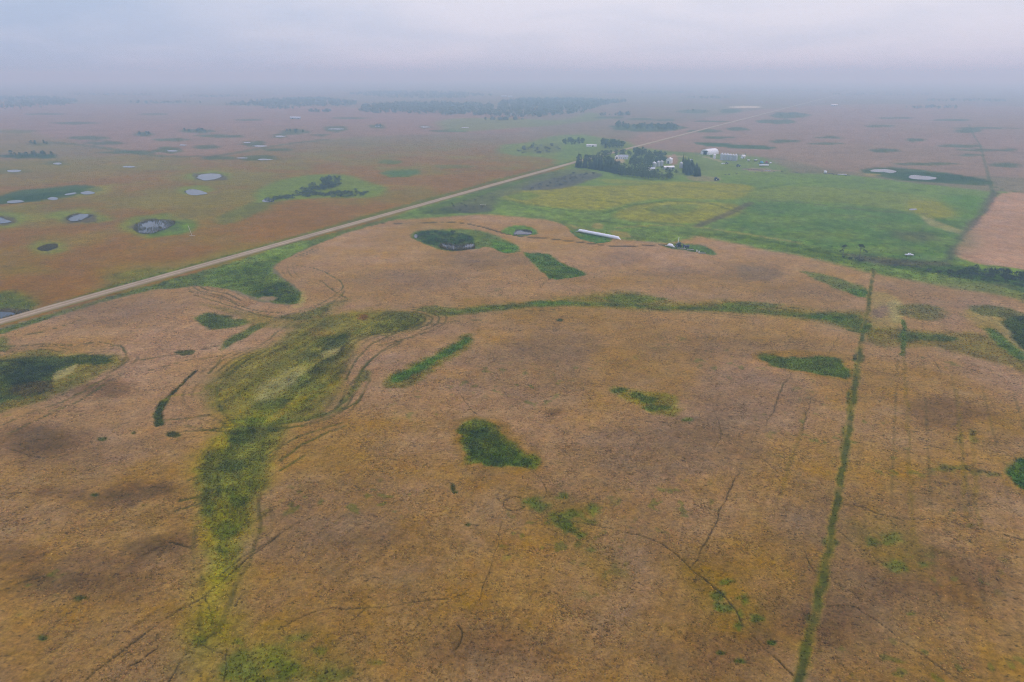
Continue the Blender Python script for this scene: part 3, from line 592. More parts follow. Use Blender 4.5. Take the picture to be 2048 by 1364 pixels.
def surface(x, y, lines=True):
    """surface colour, share of green growth, hollow depth and crop share at points of the land"""
    n = len(x)
    r = np.hypot(x, y)
    near = sstep(.0, 2.0, -sdist(x, y, NC) + 1.2 * fbm(x, y, 6, 2, 3))
    a = ROAD[0]; b = ROAD[2]
    side = (b[0] - a[0]) * (y - a[1]) - (b[1] - a[1]) * (x - a[0])          # > 0: left of the road
    left = (side > 0).astype(float)
    w1 = fbm(x, y, 90, 4, 21); w2 = fbm(x, y, 35, 4, 33); w3 = fbm(x, y, 400, 4, 41); w4 = fbm(x, y, 11, 3, 51); w5 = fbm(x, y, 4, 2, 55)
    big = sstep(-.35, .35, w3)[:, None]
    col = FAR * (1 - big) + alb(120, 108, 84) * big
    fl = (left * (1 - sstep(900, 1700, r)))[:, None]
    lf = LEFT + (LEFT_G - LEFT) * sstep(-.3, .5, w1 + .6 * w2)[:, None]
    col = col * (1 - fl) + lf * fl
    # crop: pink-tan on the rises, gold in the lows
    k = np.clip(.5 + 1.0 * w1 + .55 * w2 + .25 * w4, 0, 1)[:, None]
    crop = WHEAT_PINK * (1 - k) + WHEAT_GOLD * k
    crop = crop * .45 + WHEAT * .55
    nearer = (1 - sstep(110, 330, r))[:, None]
    crop = crop * (1 - nearer) + (crop * .45 + alb(124, 97, 56) * .55) * nearer
    col = col * (1 - near[:, None]) + crop * near[:, None]
    veg = np.zeros(n); dip = np.zeros(n)
    for p, lo, hi, c, soft, amt, wob, dp, vg in WP:
        m = soft + wob * 1.2
        idx = np.nonzero((x > lo[0] - m) & (x < hi[0] + m) & (y > lo[1] - m) & (y < hi[1] + m))[0]
        if len(idx) == 0:
            continue
        xi, yi = x[idx], y[idx]
        d = sdist(xi, yi, p) + wob * (.6 * fbm(xi, yi, max(wob * 5, 2), 3, 61) + .6 * w5[idx] * min(1, 3 / wob))
        mk = (1 - sstep(-soft, soft, d)) * amt
        col[idx] = col[idx] * (1 - mk[:, None]) + c * mk[:, None]
        veg[idx] = veg[idx] * (1 - mk) + vg * mk
        dip[idx] = dip[idx] * (1 - mk) + dp * mk
    if lines:
        for p, lo, hi, c, width, amt, dp, vg, gap in WL:
            m = width * 3 + 2
            idx = np.nonzero((x > lo[0] - m) & (x < hi[0] + m) & (y > lo[1] - m) & (y < hi[1] + m))[0]
            if len(idx) == 0:
                continue
            xi, yi = x[idx], y[idx]
            q1 = fbm(xi, yi, 7, 3, 171); q2 = fbm(xi, yi, 7, 3, 172)
            d = seg_dist(xi + .9 * q1, yi + .9 * q2, p) + .35 * min(width, 1.2) * fbm(xi, yi, 3, 2, 71)
            hw = np.maximum(width, .0009 * r[idx])
            mk = (1 - sstep(hw * .5, hw * 1.25, d)) * amt * np.clip(width / hw, .35, 1)
            if gap:
                mk = mk * (1 - gap * sstep(-.1, .5, fbm(xi, yi, 9, 3, 77)))
            col[idx] = col[idx] * (1 - mk[:, None]) + c * mk[:, None]
            veg[idx] = veg[idx] * (1 - mk) + vg * mk
            dip[idx] = np.maximum(dip[idx], dp * mk)
        # fine combed rings round the hollows, broken and uneven
        for p, lo, hi, i_, o_ in WR:
            m = o_ + 2
            idx = np.nonzero((x > lo[0] - m) & (x < hi[0] + m) & (y > lo[1] - m) & (y < hi[1] + m))[0]
            if len(idx) == 0:
                continue
            xi, yi = x[idx], y[idx]
            d = sdist(xi, yi, p) + 1.1 * fbm(xi, yi, 22, 2, 111)
            ph = np.abs((d / 3.7 + .35 * fbm(xi, yi, 30, 2, 113)) % 1 - .5)
            mk = (1 - sstep(.10, .24, ph)) * sstep(i_ - .5, i_ + 2, d) * (1 - sstep(o_ * .45, o_, d)) * sstep(-.25, .35, fbm(xi, yi, 26, 3, 115))
            mk = mk * .8 * near[idx]
            col[idx] = col[idx] * (1 - mk[:, None]) + TRACK * mk[:, None]
            dip[idx] = np.maximum(dip[idx], .22 * mk)
        # faint seeding passes parallel to the lane, clearest on its right
        a0, b0 = LANE_A, LANE_B
        ux, uy = (b0 - a0) / np.hypot(*(b0 - a0))
        acr = (x - a0[0]) * uy - (y - a0[1]) * ux
        st = np.abs((acr / 10.5) % 1 - .5)
        mk = (1 - sstep(.02, .07, st)) * near * (.10 + .32 * sstep(0, 20, acr)) * sstep(-.3, .4, fbm(x, y, 40, 3, 121)) * (1 - sstep(300, 480, r))
        col = col * (1 - mk[:, None]) + TRACK * mk[:, None]
        rows_ = .05 * np.sin(acr * 2 * math.pi / 3.5 + 1.5 * fbm(x, y, 60, 2, 123)) * near * (1 - sstep(180, 330, r))
        col = col * (1 + rows_)[:, None]
        # stray green plants in the ripe crop
        fl = sstep(.42, .6, fbm(x, y, 3.2, 2, 131)) * sstep(.05, .5, fbm(x, y, 45, 3, 133)) * near * (1 - sstep(330, 480, r)) * .55
        col = col * (1 - fl[:, None]) + alb(90, 100, 40) * fl[:, None]
        # streaks of straw and dark sedge along the axis of the big slough and the drainage
        for k_, (e0, e1) in ((0, BASIN_AX), (3, VALLEY_AX)):
            p, lo, hi, i_, o_ = WR[k_]
            m = 5
            idx = np.nonzero((x > lo[0] - m) & (x < hi[0] + m) & (y > lo[1] - m) & (y < hi[1] + m))[0]
            if len(idx) == 0:
                continue
            xi, yi = x[idx], y[idx]
            vx, vy = (e1 - e0) / np.hypot(*(e1 - e0))
            al = (xi - e0[0]) * vx + (yi - e0[1]) * vy; ac = (xi - e0[0]) * vy - (yi - e0[1]) * vx
            sk = fbm(al * .16, ac + 2.5 * fbm(xi, yi, 30, 2, 141), 4.2, 3, 143)
            ins = 1 - sstep(-3, 4, sdist(xi, yi, p))
            dk = np.clip(-sk * 1.5, 0, 1) * ins * .55; st_ = np.clip(sk * 1.4 - .12, 0, 1) * ins * (.7 if k_ == 0 else .4)
            col[idx] = col[idx] * (1 - dk[:, None]) + alb(60, 70, 28) * dk[:, None]
            col[idx] = col[idx] * (1 - st_[:, None]) + (alb(150, 136, 76) if k_ == 0 else alb(136, 130, 44)) * st_[:, None]
            veg[idx] = veg[idx] * (1 - .5 * st_)
    # mottled growth: straw and yellow tufts among dark ones
    gv = np.clip(veg, 0, 1) * (1 - .65 * sstep(500, 900, r))
    m1 = fbm(x, y, 5, 3, 101); m2 = fbm(x, y, 9, 3, 103)
    yl = np.clip(m2 * 1.3, 0, 1) * .42 * gv
    col = col * (1 - yl[:, None]) + (col * .4 + alb(128, 122, 56) * .6) * yl[:, None]
    col = col * (1 + gv * .55 * m1)[:, None]
    # broad uneven tone of the growth itself
    tone = 1 + .12 * w2 + .10 * w4 + .10 * w5
    col = col * tone[:, None]
    crop_share = near * (1 - np.clip(veg, 0, 1))
    return np.clip(col, .004, .8), veg, dip, crop_share
# ------------------------------------------------------------------ ponds (outlines in photograph pixels)
POND_PX = [
    ([(272, 454), (280, 446), (300, 441), (330, 440), (346, 444), (342, 452), (326, 460), (304, 466), (284, 466), (274, 461)], 'reedy'),
    ([(137, 437), (142, 431), (160, 428), (178, 429), (180, 433), (170, 437), (156, 441), (142, 442)], 'rim'),
    ([(82, 497), (88, 492), (104, 489), (112, 492), (106, 497), (92, 501)], 'reedy'),
    ([(393, 356), (398, 350), (420, 347), (440, 349), (442, 354), (430, 358), (408, 361)], 'rim'),
    ([(370, 383), (378, 379), (392, 379), (408, 383), (414, 387), (400, 389), (380, 389)], 'rim'),
    ([(-30, 436), (0, 434), (16, 440), (20, 444), (0, 447), (-30, 446)], 'rim'),
    ([(-30, 627), (0, 623), (22, 625), (34, 629), (16, 634), (0, 638), (-30, 642)], 'rim'),
    (ell(115, 327, 8, 1.8), ''), (ell(27, 342, 14, 2.2), ''), (ell(258, 333.5, 12, 1.6), ''),
    ([(16, 402), (40, 400), (46, 404), (18, 406)], ''), ([(95, 398), (104, 394), (116, 396), (110, 400)], ''), ([(130, 388), (148, 385), (152, 387), (134, 390)], ''), ([(160, 386), (176, 382), (190, 386), (176, 389)], ''),
    ([(524, 401), (534, 397), (548, 400), (546, 404), (530, 404)], ''),
    (ell(344, 301.5, 10, 1.6), ''), (ell(521, 292, 14, 1.4), ''), (ell(494, 285, 8, 1.2), ''), (ell(561, 272.5, 11, 1.4), ''), (ell(531, 319, 14, 1.5), ''), (ell(672, 258, 16, 1.2), ''), (ell(850, 254, 9, 1.2), ''), (ell(930, 255, 8, .9), ''), (ell(756, 253, 7, 1.0), ''),
    (ell(366, 290, 8, 1.2), ''), (ell(484, 316, 10, 1.2), ''),
    ([(880, 491), (890, 487), (915, 491), (940, 488), (952, 491), (935, 498), (905, 499), (888, 496)], 'reedy'),
    ([(828, 472), (832, 468), (836, 472), (832, 476)], ''),
    ([(1028, 466), (1032, 461), (1042, 460), (1060, 463), (1062, 468), (1046, 469), (1030, 469)], 'rim'),
    ([(1738, 342), (1750, 339), (1775, 338.5), (1792, 342), (1782, 346), (1768, 344), (1750, 344)], 'rim'),
    ([(1817, 354), (1824, 350), (1850, 352), (1874, 355), (1868, 359), (1840, 359), (1822, 357)], 'rim'),
    (ell(1826, 418.5, 8, 1.6), ''),
]
PONDS = []
for pts, kind in POND_PX:
    p = wpts(catmull(pts, 6, True))
    a = np.array(p); c = a.mean(0); v_ = a - c
    a = c + v_ * (1 + .16 * fbm(a[:, 0], a[:, 1], max(3, .45 * np.hypot(*v_.T).max()), 3, 131))[:, None]
    p = [q for q in a]
    rad = np.hypot(*(a - c).T).max()
    lev = float(terrain(np.array([c[0]]), np.array([c[1]]))[0]) - 0.15
    PONDS.append((p, c, rad, lev, kind))

def land_z(x, y, dip=None, detail=True):
    z = terrain(x, y)
    for p, c, rad, lev, kind in PONDS:
        m = rad * 1.6 + 12
        idx = np.nonzero((np.abs(x - c[0]) < m) & (np.abs(y - c[1]) < m))[0]
        if len(idx) == 0:
            continue
        d = sdist(x[idx], y[idx], p)
        k = 1 - sstep(1.0, rad * .6 + 8, d)
        bowl = .5 * (1 - sstep(-3, .3, d))
        z[idx] = z[idx] * (1 - k) + (lev - bowl) * k
    if dip is not None:
        z = z - dip
    return z

def zat(x, y):
    return float(land_z(np.array([float(x)]), np.array([float(y)]))[0])

def at3(px, py):
    x, y = at1(px, py)
    return x, y, zat(x, y)

# ------------------------------------------------------------------ mesh helpers
def mesh_np(name, V, loops, counts, mat=None, smooth=False):
    me = bpy.data.meshes.new(name)
    V = np.asarray(V, np.float32)
    me.vertices.add(len(V)); me.vertices.foreach_set('co', V.ravel())
    loops = np.asarray(loops, np.int32).ravel(); counts = np.asarray(counts, np.int32)
    me.loops.add(len(loops)); me.loops.foreach_set('vertex_index', loops)
    me.polygons.add(len(counts))
    st = np.zeros(len(counts), np.int32); st[1:] = np.cumsum(counts)[:-1]
    me.polygons.foreach_set('loop_start', st)
    if smooth:
        me.polygons.foreach_set('use_smooth', np.ones(len(counts), bool))
    me.update(calc_edges=True)
    if mat:
        me.materials.append(mat)
    return me

def put(name, me, parent=None, kind=None):
    o = bpy.data.objects.new(name, me)
    COL.objects.link(o)
    if parent:
        o.parent = parent
    if kind:
        o['kind'] = kind
    return o

def vcol(me, name, arr):
    at_ = me.attributes.new(name, 'FLOAT_COLOR', 'POINT')
    a = np.ones((len(arr), 4), np.float32); a[:, :3] = arr
    at_.data.foreach_set('color', a.ravel())

def vflt(me, name, arr):
    at_ = me.attributes.new(name, 'FLOAT', 'POINT')
    at_.data.foreach_set('value', np.asarray(arr, np.float32))

def pbsdf(name, color=None, rough=0.9, metal=0.0, spec=0.3):
    m = bpy.data.materials.new(name)
    m.use_nodes = True
    b = m.node_tree.nodes['Principled BSDF']
    b.inputs['Roughness'].default_value = rough
    b.inputs['Metallic'].default_value = metal
    b.inputs['Specular IOR Level'].default_value = spec
    if color is not None:
        b.inputs['Base Color'].default_value = (*[float(v) for v in color], 1)
    return m, m.node_tree, b

def noisy(name, c1, c2, scale, rough=0.9, metal=0.0, spec=0.3, detail=4, stretch=None, rand=0.0):
    """two-tone noise material in the object's own coordinates"""
    m, t, b = pbsdf(name, None, rough, metal, spec)
    tcn = t.nodes.new('ShaderNodeTexCoord')
    nn = t.nodes.new('ShaderNodeTexNoise')
    nn.inputs['Scale'].default_value = scale; nn.inputs['Detail'].default_value = detail
    src = tcn.outputs['Object']
    if stretch:
        mpn = t.nodes.new('ShaderNodeMapping'); mpn.inputs['Scale'].default_value = stretch
        t.links.new(src, mpn.inputs[0]); src = mpn.outputs[0]
    t.links.new(src, nn.inputs['Vector'])
    mr = t.nodes.new('ShaderNodeMapRange'); mr.inputs['From Min'].default_value = .35; mr.inputs['From Max'].default_value = .65
    t.links.new(nn.outputs['Fac'], mr.inputs['Value'])
    mx_ = t.nodes.new('ShaderNodeMix'); mx_.data_type = 'RGBA'
    mx_.inputs['A'].default_value = (*[float(v) for v in c1], 1); mx_.inputs['B'].default_value = (*[float(v) for v in c2], 1)
    t.links.new(mr.outputs[0], mx_.inputs['Factor'])
    res = mx_.outputs['Result']
    if rand:
        oi = t.nodes.new('ShaderNodeObjectInfo')
        m2 = t.nodes.new('ShaderNodeMapRange'); m2.inputs['To Min'].default_value = 1 - rand; m2.inputs['To Max'].default_value = 1 + rand
        t.links.new(oi.outputs['Random'], m2.inputs['Value'])
        hs = t.nodes.new('ShaderNodeHueSaturation')
        t.links.new(m2.outputs[0], hs.inputs['Value'])
        t.links.new(res, hs.inputs['Color'])
        res = hs.outputs[0]
    t.links.new(res, b.inputs['Base Color'])
    return m

# ------------------------------------------------------------------ ground material: traced colours broken up by grain
gm, t, b = pbsdf('ground_cover', None, 1.0, 0, 0.0)
Nn = t.nodes.new; Lk = t.links.new
tcn = Nn('ShaderNodeTexCoord')
ac = Nn('ShaderNodeAttribute'); ac.attribute_name = 'cover'
av = Nn('ShaderNodeAttribute'); av.attribute_name = 'growth'
def noise(scale, detail=3, rough=.6, stretch=None):
    n = Nn('ShaderNodeTexNoise'); n.inputs['Scale'].default_value = scale; n.inputs['Detail'].default_value = detail; n.inputs['Roughness'].default_value = rough
    if stretch:
        mpn = Nn('ShaderNodeMapping'); mpn.inputs['Scale'].default_value = stretch
        Lk(tcn.outputs['Object'], mpn.inputs[0]); Lk(mpn.outputs[0], n.inputs['Vector'])
    else:
        Lk(tcn.outputs['Object'], n.inputs['Vector'])
    return n.outputs['Fac']
def rng(src, a, b_, c, d):
    m = Nn('ShaderNodeMapRange'); m.inputs['From Min'].default_value = a; m.inputs['From Max'].default_value = b_
    m.inputs['To Min'].default_value = c; m.inputs['To Max'].default_value = d
    Lk(src, m.inputs['Value']); return m.outputs[0]
def mth(op, a, b_):
    m = Nn('ShaderNodeMath'); m.operation = op
    for i, v in enumerate((a, b_)):
        if isinstance(v, (int, float)): m.inputs[i].default_value = v
        else: Lk(v, m.inputs[i])
    return m.outputs[0]
fine = rng(noise(1.1, 5, .75), .3, .7, .6, 1.4)
clump = rng(noise(.35, 4, .65, (1, 1.5, 1)), .3, .7, .82, 1.18)
gaps = rng(noise(.6, 3, .6, (1, 1.4, 1)), .30, .42, .42, 1.05)       # dark flecks painted into the colour as gaps between clumps
coarse = rng(noise(.09, 5, .65), .3, .7, .86, 1.14)
wide = rng(noise(.012, 5, .6), .3, .7, .90, 1.10)
v = mth('MULTIPLY', mth('MULTIPLY', fine, clump), mth('MULTIPLY', gaps, mth('MULTIPLY', coarse, wide)))
sc = Nn('ShaderNodeVectorMath'); sc.operation = 'SCALE'
Lk(ac.outputs['Color'], sc.inputs[0]); Lk(v, sc.inputs['Scale'])
hue = rng(noise(.16, 4, .7), .3, .7, .493, .507)
sat = rng(noise(.05, 4, .7), .3, .7, .9, 1.1)
hs = Nn('ShaderNodeHueSaturation')
Lk(hue, hs.inputs['Hue']); Lk(sat, hs.inputs['Saturation']); Lk(sc.outputs[0], hs.inputs['Color'])
Lk(hs.outputs[0], b.inputs['Base Color'])
bmp = Nn('ShaderNodeBump'); bmp.inputs['Strength'].default_value = .7; bmp.inputs['Distance'].default_value = .5
Lk(noise(.9, 5, .7), bmp.inputs['Height']); Lk(bmp.outputs[0], b.inputs['Normal'])

# ------------------------------------------------------------------ ground sheet, finer towards the camera
th = np.concatenate([np.linspace(-47, 47, 1080), np.linspace(47, 313, 60)[1:-1]]) * math.pi / 180
rows = [4.0, 20.0, 45.0, 65.0, 80.0, 92.0, 101.0]
while rows[-1] < 60000:
    r = rows[-1]
    rows.append(r + min(max(.42, r * r / (CAM_H * 683) * 1.15), 34 if r < 3600 else r * .035))
rr = np.array(rows)
TH, RR = np.meshgrid(th, rr)
GX = (RR * np.sin(TH)).ravel(); GY = (RR * np.cos(TH)).ravel()
front = np.abs(TH.ravel()) < R(48)
ca = np.zeros((len(GX), 3)); ve = np.zeros(len(GX)); di = np.zeros(len(GX)); cs = np.zeros(len(GX))
fi = np.nonzero(front)[0]; bi = np.nonzero(~front)[0]
ca[fi], ve[fi], di[fi], cs[fi] = surface(GX[fi], GY[fi])
ca[bi], ve[bi], di[bi], cs[bi] = surface(GX[bi], GY[bi], False)
GZ = land_z(GX, GY, di)
micro = cs * (.16 * fbm(GX, GY, 2.6, 3, 81) + .12 * fbm(GX, GY, 9, 2, 83)) + ve * .12 * fbm(GX, GY, 3.0, 2, 85)
GZ += micro * (1 - sstep(350, 700, np.hypot(GX, GY)))
GZ[np.hypot(GX, GY) > 12000] -= 1.0
nr, ncn = TH.shape
V = np.vstack([np.stack([GX, GY, GZ], 1), [[0, 0, 0]]])
i0 = np.arange(nr - 1)[:, None] * ncn + np.arange(ncn)[None, :]
i1 = np.arange(nr - 1)[:, None] * ncn + (np.arange(ncn)[None, :] + 1) % ncn
quads = np.stack([i0, i0 + ncn, i1 + ncn, i1], -1).reshape(-1, 4)[:, ::-1]
cen = len(V) - 1
tri = np.stack([np.full(ncn, cen), (np.arange(ncn) + 1) % ncn, np.arange(ncn)], 1)
loops = np.concatenate([quads.ravel(), tri.ravel()])
counts = np.concatenate([np.full(len(quads), 4), np.full(len(tri), 3)])
gme = mesh_np('ground', V, loops, counts, gm, True)
vcol(gme, 'cover', np.vstack([ca, [ca[0]]]))
vflt(gme, 'growth', np.append(ve, 0))
put('ground', gme, None, 'structure')
print('ground', len(V), len(counts))

# ------------------------------------------------------------------ gravel road: crowned strip with wheel tracks
def strip(name, pts, half, mat, lift, crown=0.15, step=6.0, kind='structure', wob=0.0, cols=9):
    P = [np.array(p, float) for p in pts]
    ctr = []
    for a, b2 in zip(P[:-1], P[1:]):
        l = np.hypot(*(b2 - a)); n = max(2, int(l / step))
        ctr += [a + (b2 - a) * k / n for k in range(n)]
    ctr.append(P[-1]); ctr = np.array(ctr)
    tan = np.gradient(ctr, axis=0); tan /= np.hypot(tan[:, 0], tan[:, 1])[:, None]
    nor = np.stack([-tan[:, 1], tan[:, 0]], 1)
    off = np.linspace(-1, 1, cols)
    X = ctr[:, 0][:, None] + nor[:, 0][:, None] * off * half
    Y = ctr[:, 1][:, None] + nor[:, 1][:, None] * off * half
    if wob:
        k = 1 + wob * fbm(ctr[:, 0], ctr[:, 1], 9, 3, 5)[:, None]
        X = ctr[:, 0][:, None] + nor[:, 0][:, None] * off * half * k
        Y = ctr[:, 1][:, None] + nor[:, 1][:, None] * off * half * k
    base = land_z(ctr[:, 0].copy(), ctr[:, 1].copy())[:, None]
    d = np.hypot(ctr[:, 0], ctr[:, 1])[:, None]
    Z = base + lift + d * 1.2e-4 + crown * (1 - off ** 2)
    Z[:, 0] -= .5; Z[:, -1] -= .5
    nrw = len(ctr)
    VV = np.stack([X, Y, Z], -1).reshape(-1, 3)
    j = (np.arange(nrw - 1)[:, None] * cols + np.arange(cols - 1)[None, :]).ravel()
    q = np.stack([j, j + 1, j + cols + 1, j + cols], 1)
    me = mesh_np(name, VV, q, np.full(len(q), 4), mat, True)
    if np.mean([p.normal.z for p in me.polygons[:20]]) < 0:
        me.flip_normals()
    vflt(me, 'across', np.tile(off, nrw))
    return put(name, me, None, kind)

rm, t, b = pbsdf('road_gravel', None, 1.0, 0, 0.1)
Nn = t.nodes.new; Lk = t.links.new
tcn = Nn('ShaderNodeTexCoord')
aa = Nn('ShaderNodeAttribute'); aa.attribute_name = 'across'
ab = mth('ABSOLUTE', aa.outputs['Fac'], 0.0)
wheel = mth('ABSOLUTE', mth('SUBTRACT', ab, .36), 0.0)
wb = rng(wheel, .06, .2, 1.0, 0.0)
n1 = noise(.5, 5, .7); n2 = noise(.045, 4, .6)
edge = rng(mth('ADD', ab, mth('MULTIPLY', mth('SUBTRACT', n1, .5), .35)), .72, .96, 0.0, 1.0)
mxa = Nn('ShaderNodeMix'); mxa.data_type = 'RGBA'
mxa.inputs['A'].default_value = (*alb(154, 134, 112), 1); mxa.inputs['B'].default_value = (*alb(176, 158, 136), 1)
Lk(wb, mxa.inputs['Factor'])
mxb = Nn('ShaderNodeMix'); mxb.data_type = 'RGBA'
Lk(mxa.outputs['Result'], mxb.inputs['A']); mxb.inputs['B'].default_value = (*alb(112, 108, 66), 1); Lk(edge, mxb.inputs['Factor'])
sc = Nn('ShaderNodeVectorMath'); sc.operation = 'SCALE'
Lk(mxb.outputs['Result'], sc.inputs[0]); Lk(mth('MULTIPLY', rng(n1, .3, .7, .85, 1.15), rng(n2, .3, .7, .88, 1.12)), sc.inputs['Scale'])
Lk(sc.outputs[0], b.inputs['Base Color'])
strip('gravel_road', ROAD, 5.4, rm, .35)

# ------------------------------------------------------------------ pond water
wm, t, b = pbsdf('pond_water', (0.020, 0.026, 0.024), 0.06, 0, 0.5)
Nn = t.nodes.new; Lk = t.links.new
b.inputs['IOR'].default_value = 1.333
tcn = Nn('ShaderNodeTexCoord')
bm_ = Nn('ShaderNodeBump'); bm_.inputs['Strength'].default_value = .08; bm_.inputs['Distance'].default_value = .1
Lk(noise(.8, 3, .6), bm_.inputs['Height']); Lk(bm_.outputs[0], b.inputs['Normal'])
for p, c, rad, lev, kind in PONDS:
    a = np.array(p)
    rng_ = float(np.hypot(*c))
    me = mesh_np('pond', np.column_stack([a, np.full(len(a), lev + .04 + rng_ * 1.2e-4)]), np.arange(len(a)), [len(a)], wm)
    if me.polygons[0].normal.z < 0:
        me.flip_normals()
    put('pond', me, None, 'structure')
# ------------------------------------------------------------------ trees and shrubs
def leaf_material(name, c1, c2, scale=.55, rand=.16):
    m = noisy(name, c1, c2, scale, 0.85, 0, .15, 3, None, rand)
    return m
M_SPRUCE = leaf_material('spruce_needles', (.022, .042, .020), (.055, .085, .040))
M_LEAF = leaf_material('poplar_leaves', (.040, .068, .022), (.100, .140, .045))
M_LEAF2 = leaf_material('willow_leaves', (.030, .050, .020), (.080, .110, .042))
M_GREY = leaf_material('grey_scrub_leaves', (.052, .058, .048), (.11, .115, .09))
M_BARK = noisy('bark', (.05, .042, .034), (.11, .095, .08), 3.0)
M_DEAD = noisy('dead_wood', (.075, .066, .06), (.15, .135, .125), 3.0)

class Buf:
    def __init__(s): s.v = []; s.l = []; s.c = []
    def face(s, pts):
        n = len(s.v); s.v += [tuple(p) for p in pts]; s.l += range(n, n + len(pts)); s.c.append(len(pts))
    def tube(s, a, b, r0, r1, n=6):
        a = Vector(a); b = Vector(b); ax = (b - a)
        q = ax.to_track_quat('Z', 'Y'); base = len(s.v)
        for c, r in ((a, r0), (b, r1)):
            for i in range(n):
                s.v.append(tuple(c + q @ Vector((math.cos(2 * math.pi * i / n) * r, math.sin(2 * math.pi * i / n) * r, 0))))
        for i in range(n):
            j = (i + 1) % n
            s.l += [base + i, base + j, base + n + j, base + n + i]; s.c.append(4)
        s.l += [base + n + i for i in range(n)]; s.c.append(n)
    def box(s, x0, x1, y0, y1, z0, z1):
        n = len(s.v)
        s.v += [(x0, y0, z0), (x1, y0, z0), (x1, y1, z0), (x0, y1, z0), (x0, y0, z1), (x1, y0, z1), (x1, y1, z1), (x0, y1, z1)]
        for f in ((0, 3, 2, 1), (4, 5, 6, 7), (0, 1, 5, 4), (1, 2, 6, 5), (2, 3, 7, 6), (3, 0, 4, 7)):
            s.l += [n + k for k in f]; s.c.append(4)
    def mesh(s, name, mat, smooth=False):
        return mesh_np(name, s.v, s.l, s.c, mat, smooth)

def leaf_blob(B, rg, c, rad, n, size, flat=.8):
    """leaf cards on and inside a lump"""
    for _ in range(n):
        d = Vector((rg.gauss(0, 1), rg.gauss(0, 1), rg.gauss(0, 1))).normalized()
        p = Vector(c) + Vector((d.x * rad, d.y * rad, d.z * rad * flat)) * (rg.random() ** .45)
        nrm = (d + Vector((rg.uniform(-.6, .6), rg.uniform(-.6, .6), rg.uniform(0, .9)))).normalized()
        u = nrm.orthogonal().normalized(); u.rotate(Matrix.Rotation(rg.uniform(0, 6.28), 3, nrm)); vv = nrm.cross(u)
        s = size * rg.uniform(.6, 1.35)
        B.face([p - u * s, p - vv * s * .62, p + u * s, p + vv * s * .62])

def broadleaf(seed):
    rg = random.Random(seed); H = 10.0
    T = Buf(); lean = rg.uniform(-.5, .5)
    T.tube((0, 0, -.3), (lean * .4, 0, 3.2), .24, .17); T.tube((lean * .4, 0, 3.2), (lean, .1, 8.2), .17, .05)
    for k in range(5):
        a = rg.uniform(0, 6.28); z = rg.uniform(2.6, 5.6)
        T.tube((lean * .5, 0, z), (lean * .5 + math.cos(a) * 1.9, math.sin(a) * 1.9, z + rg.uniform(1.2, 2.4)), .09, .03, 5)
    Cw = Buf()
    for k in range(20):
        z = rg.uniform(2.2, 9.0); w = 2.7 * math.sin(math.pi * min(1, (z - .6) / 10.2)) ** .7
        a = rg.uniform(0, 6.28); q = rg.uniform(.2, 1.0) * w
        leaf_blob(Cw, rg, (lean * .6 + math.cos(a) * q, math.sin(a) * q, z), rg.uniform(.9, 1.5), 18, .42)
    leaf_blob(Cw, rg, (lean * .9, 0, 9.2), 1.0, 16, .4)
    return T.mesh('trunk', M_BARK), Cw.mesh('crown', M_LEAF)

def spruce(seed):
    rg = random.Random(seed); H = 10.0
    T = Buf(); T.tube((0, 0, -.3), (0, 0, 9.3), .2, .04)
    Cw = Buf(); z = .7
    while z < 9.7:
        rad = 2.15 * (1 - z / 10.3) ** .85 * rg.uniform(.85, 1.12)
        n = max(5, int(11 * rad / 2 + 4)); a0 = rg.uniform(0, 6.28)
        for i in range(n):
            a = a0 + 6.283 * i / n + rg.uniform(-.2, .2); l = rad * rg.uniform(.75, 1.15); drop = .28 * l
            d = Vector((math.cos(a), math.sin(a), 0)); s = Vector((-math.sin(a), math.cos(a), 0))
            p = Vector((0, 0, z + .25)); tip = d * l + Vector((0, 0, z - drop)); mid = d * l * .55; wd = .28 * l + .12
            Cw.face([p, mid + s * wd + Vector((0, 0, z - .05)), tip, mid - s * wd + Vector((0, 0, z - .05))])
        z += .42 + .02 * z
    Cw.face([(-.12, 0, 9.3), (.12, 0, 9.3), (0, 0, 10.1)]); Cw.face([(0, -.12, 9.3), (0, .12, 9.3), (0, 0, 10.1)])
    return T.mesh('trunk', M_BARK), Cw.mesh('crown', M_SPRUCE)

def shrub(seed, mat):
    rg = random.Random(seed)
    T = Buf()
    for k in range(6):
        a = rg.uniform(0, 6.28)
        T.tube((rg.uniform(-.3, .3), rg.uniform(-.3, .3), -.2), (math.cos(a) * 1.6, math.sin(a) * 1.6, rg.uniform(2.2, 3.6)), .06, .02, 5)
    Cw = Buf()
    for k in range(15):
        a = rg.uniform(0, 6.28); q = 2.3 * math.sqrt(rg.random()); h = (1 - (q / 3.1) ** 2)
        leaf_blob(Cw, rg, (math.cos(a) * q, math.sin(a) * q, rg.uniform(.5, 1) * 3.4 * h), rg.uniform(.6, 1.05), 15, .3, .85)
    return T.mesh('stems', M_BARK), Cw.mesh('crown', mat)

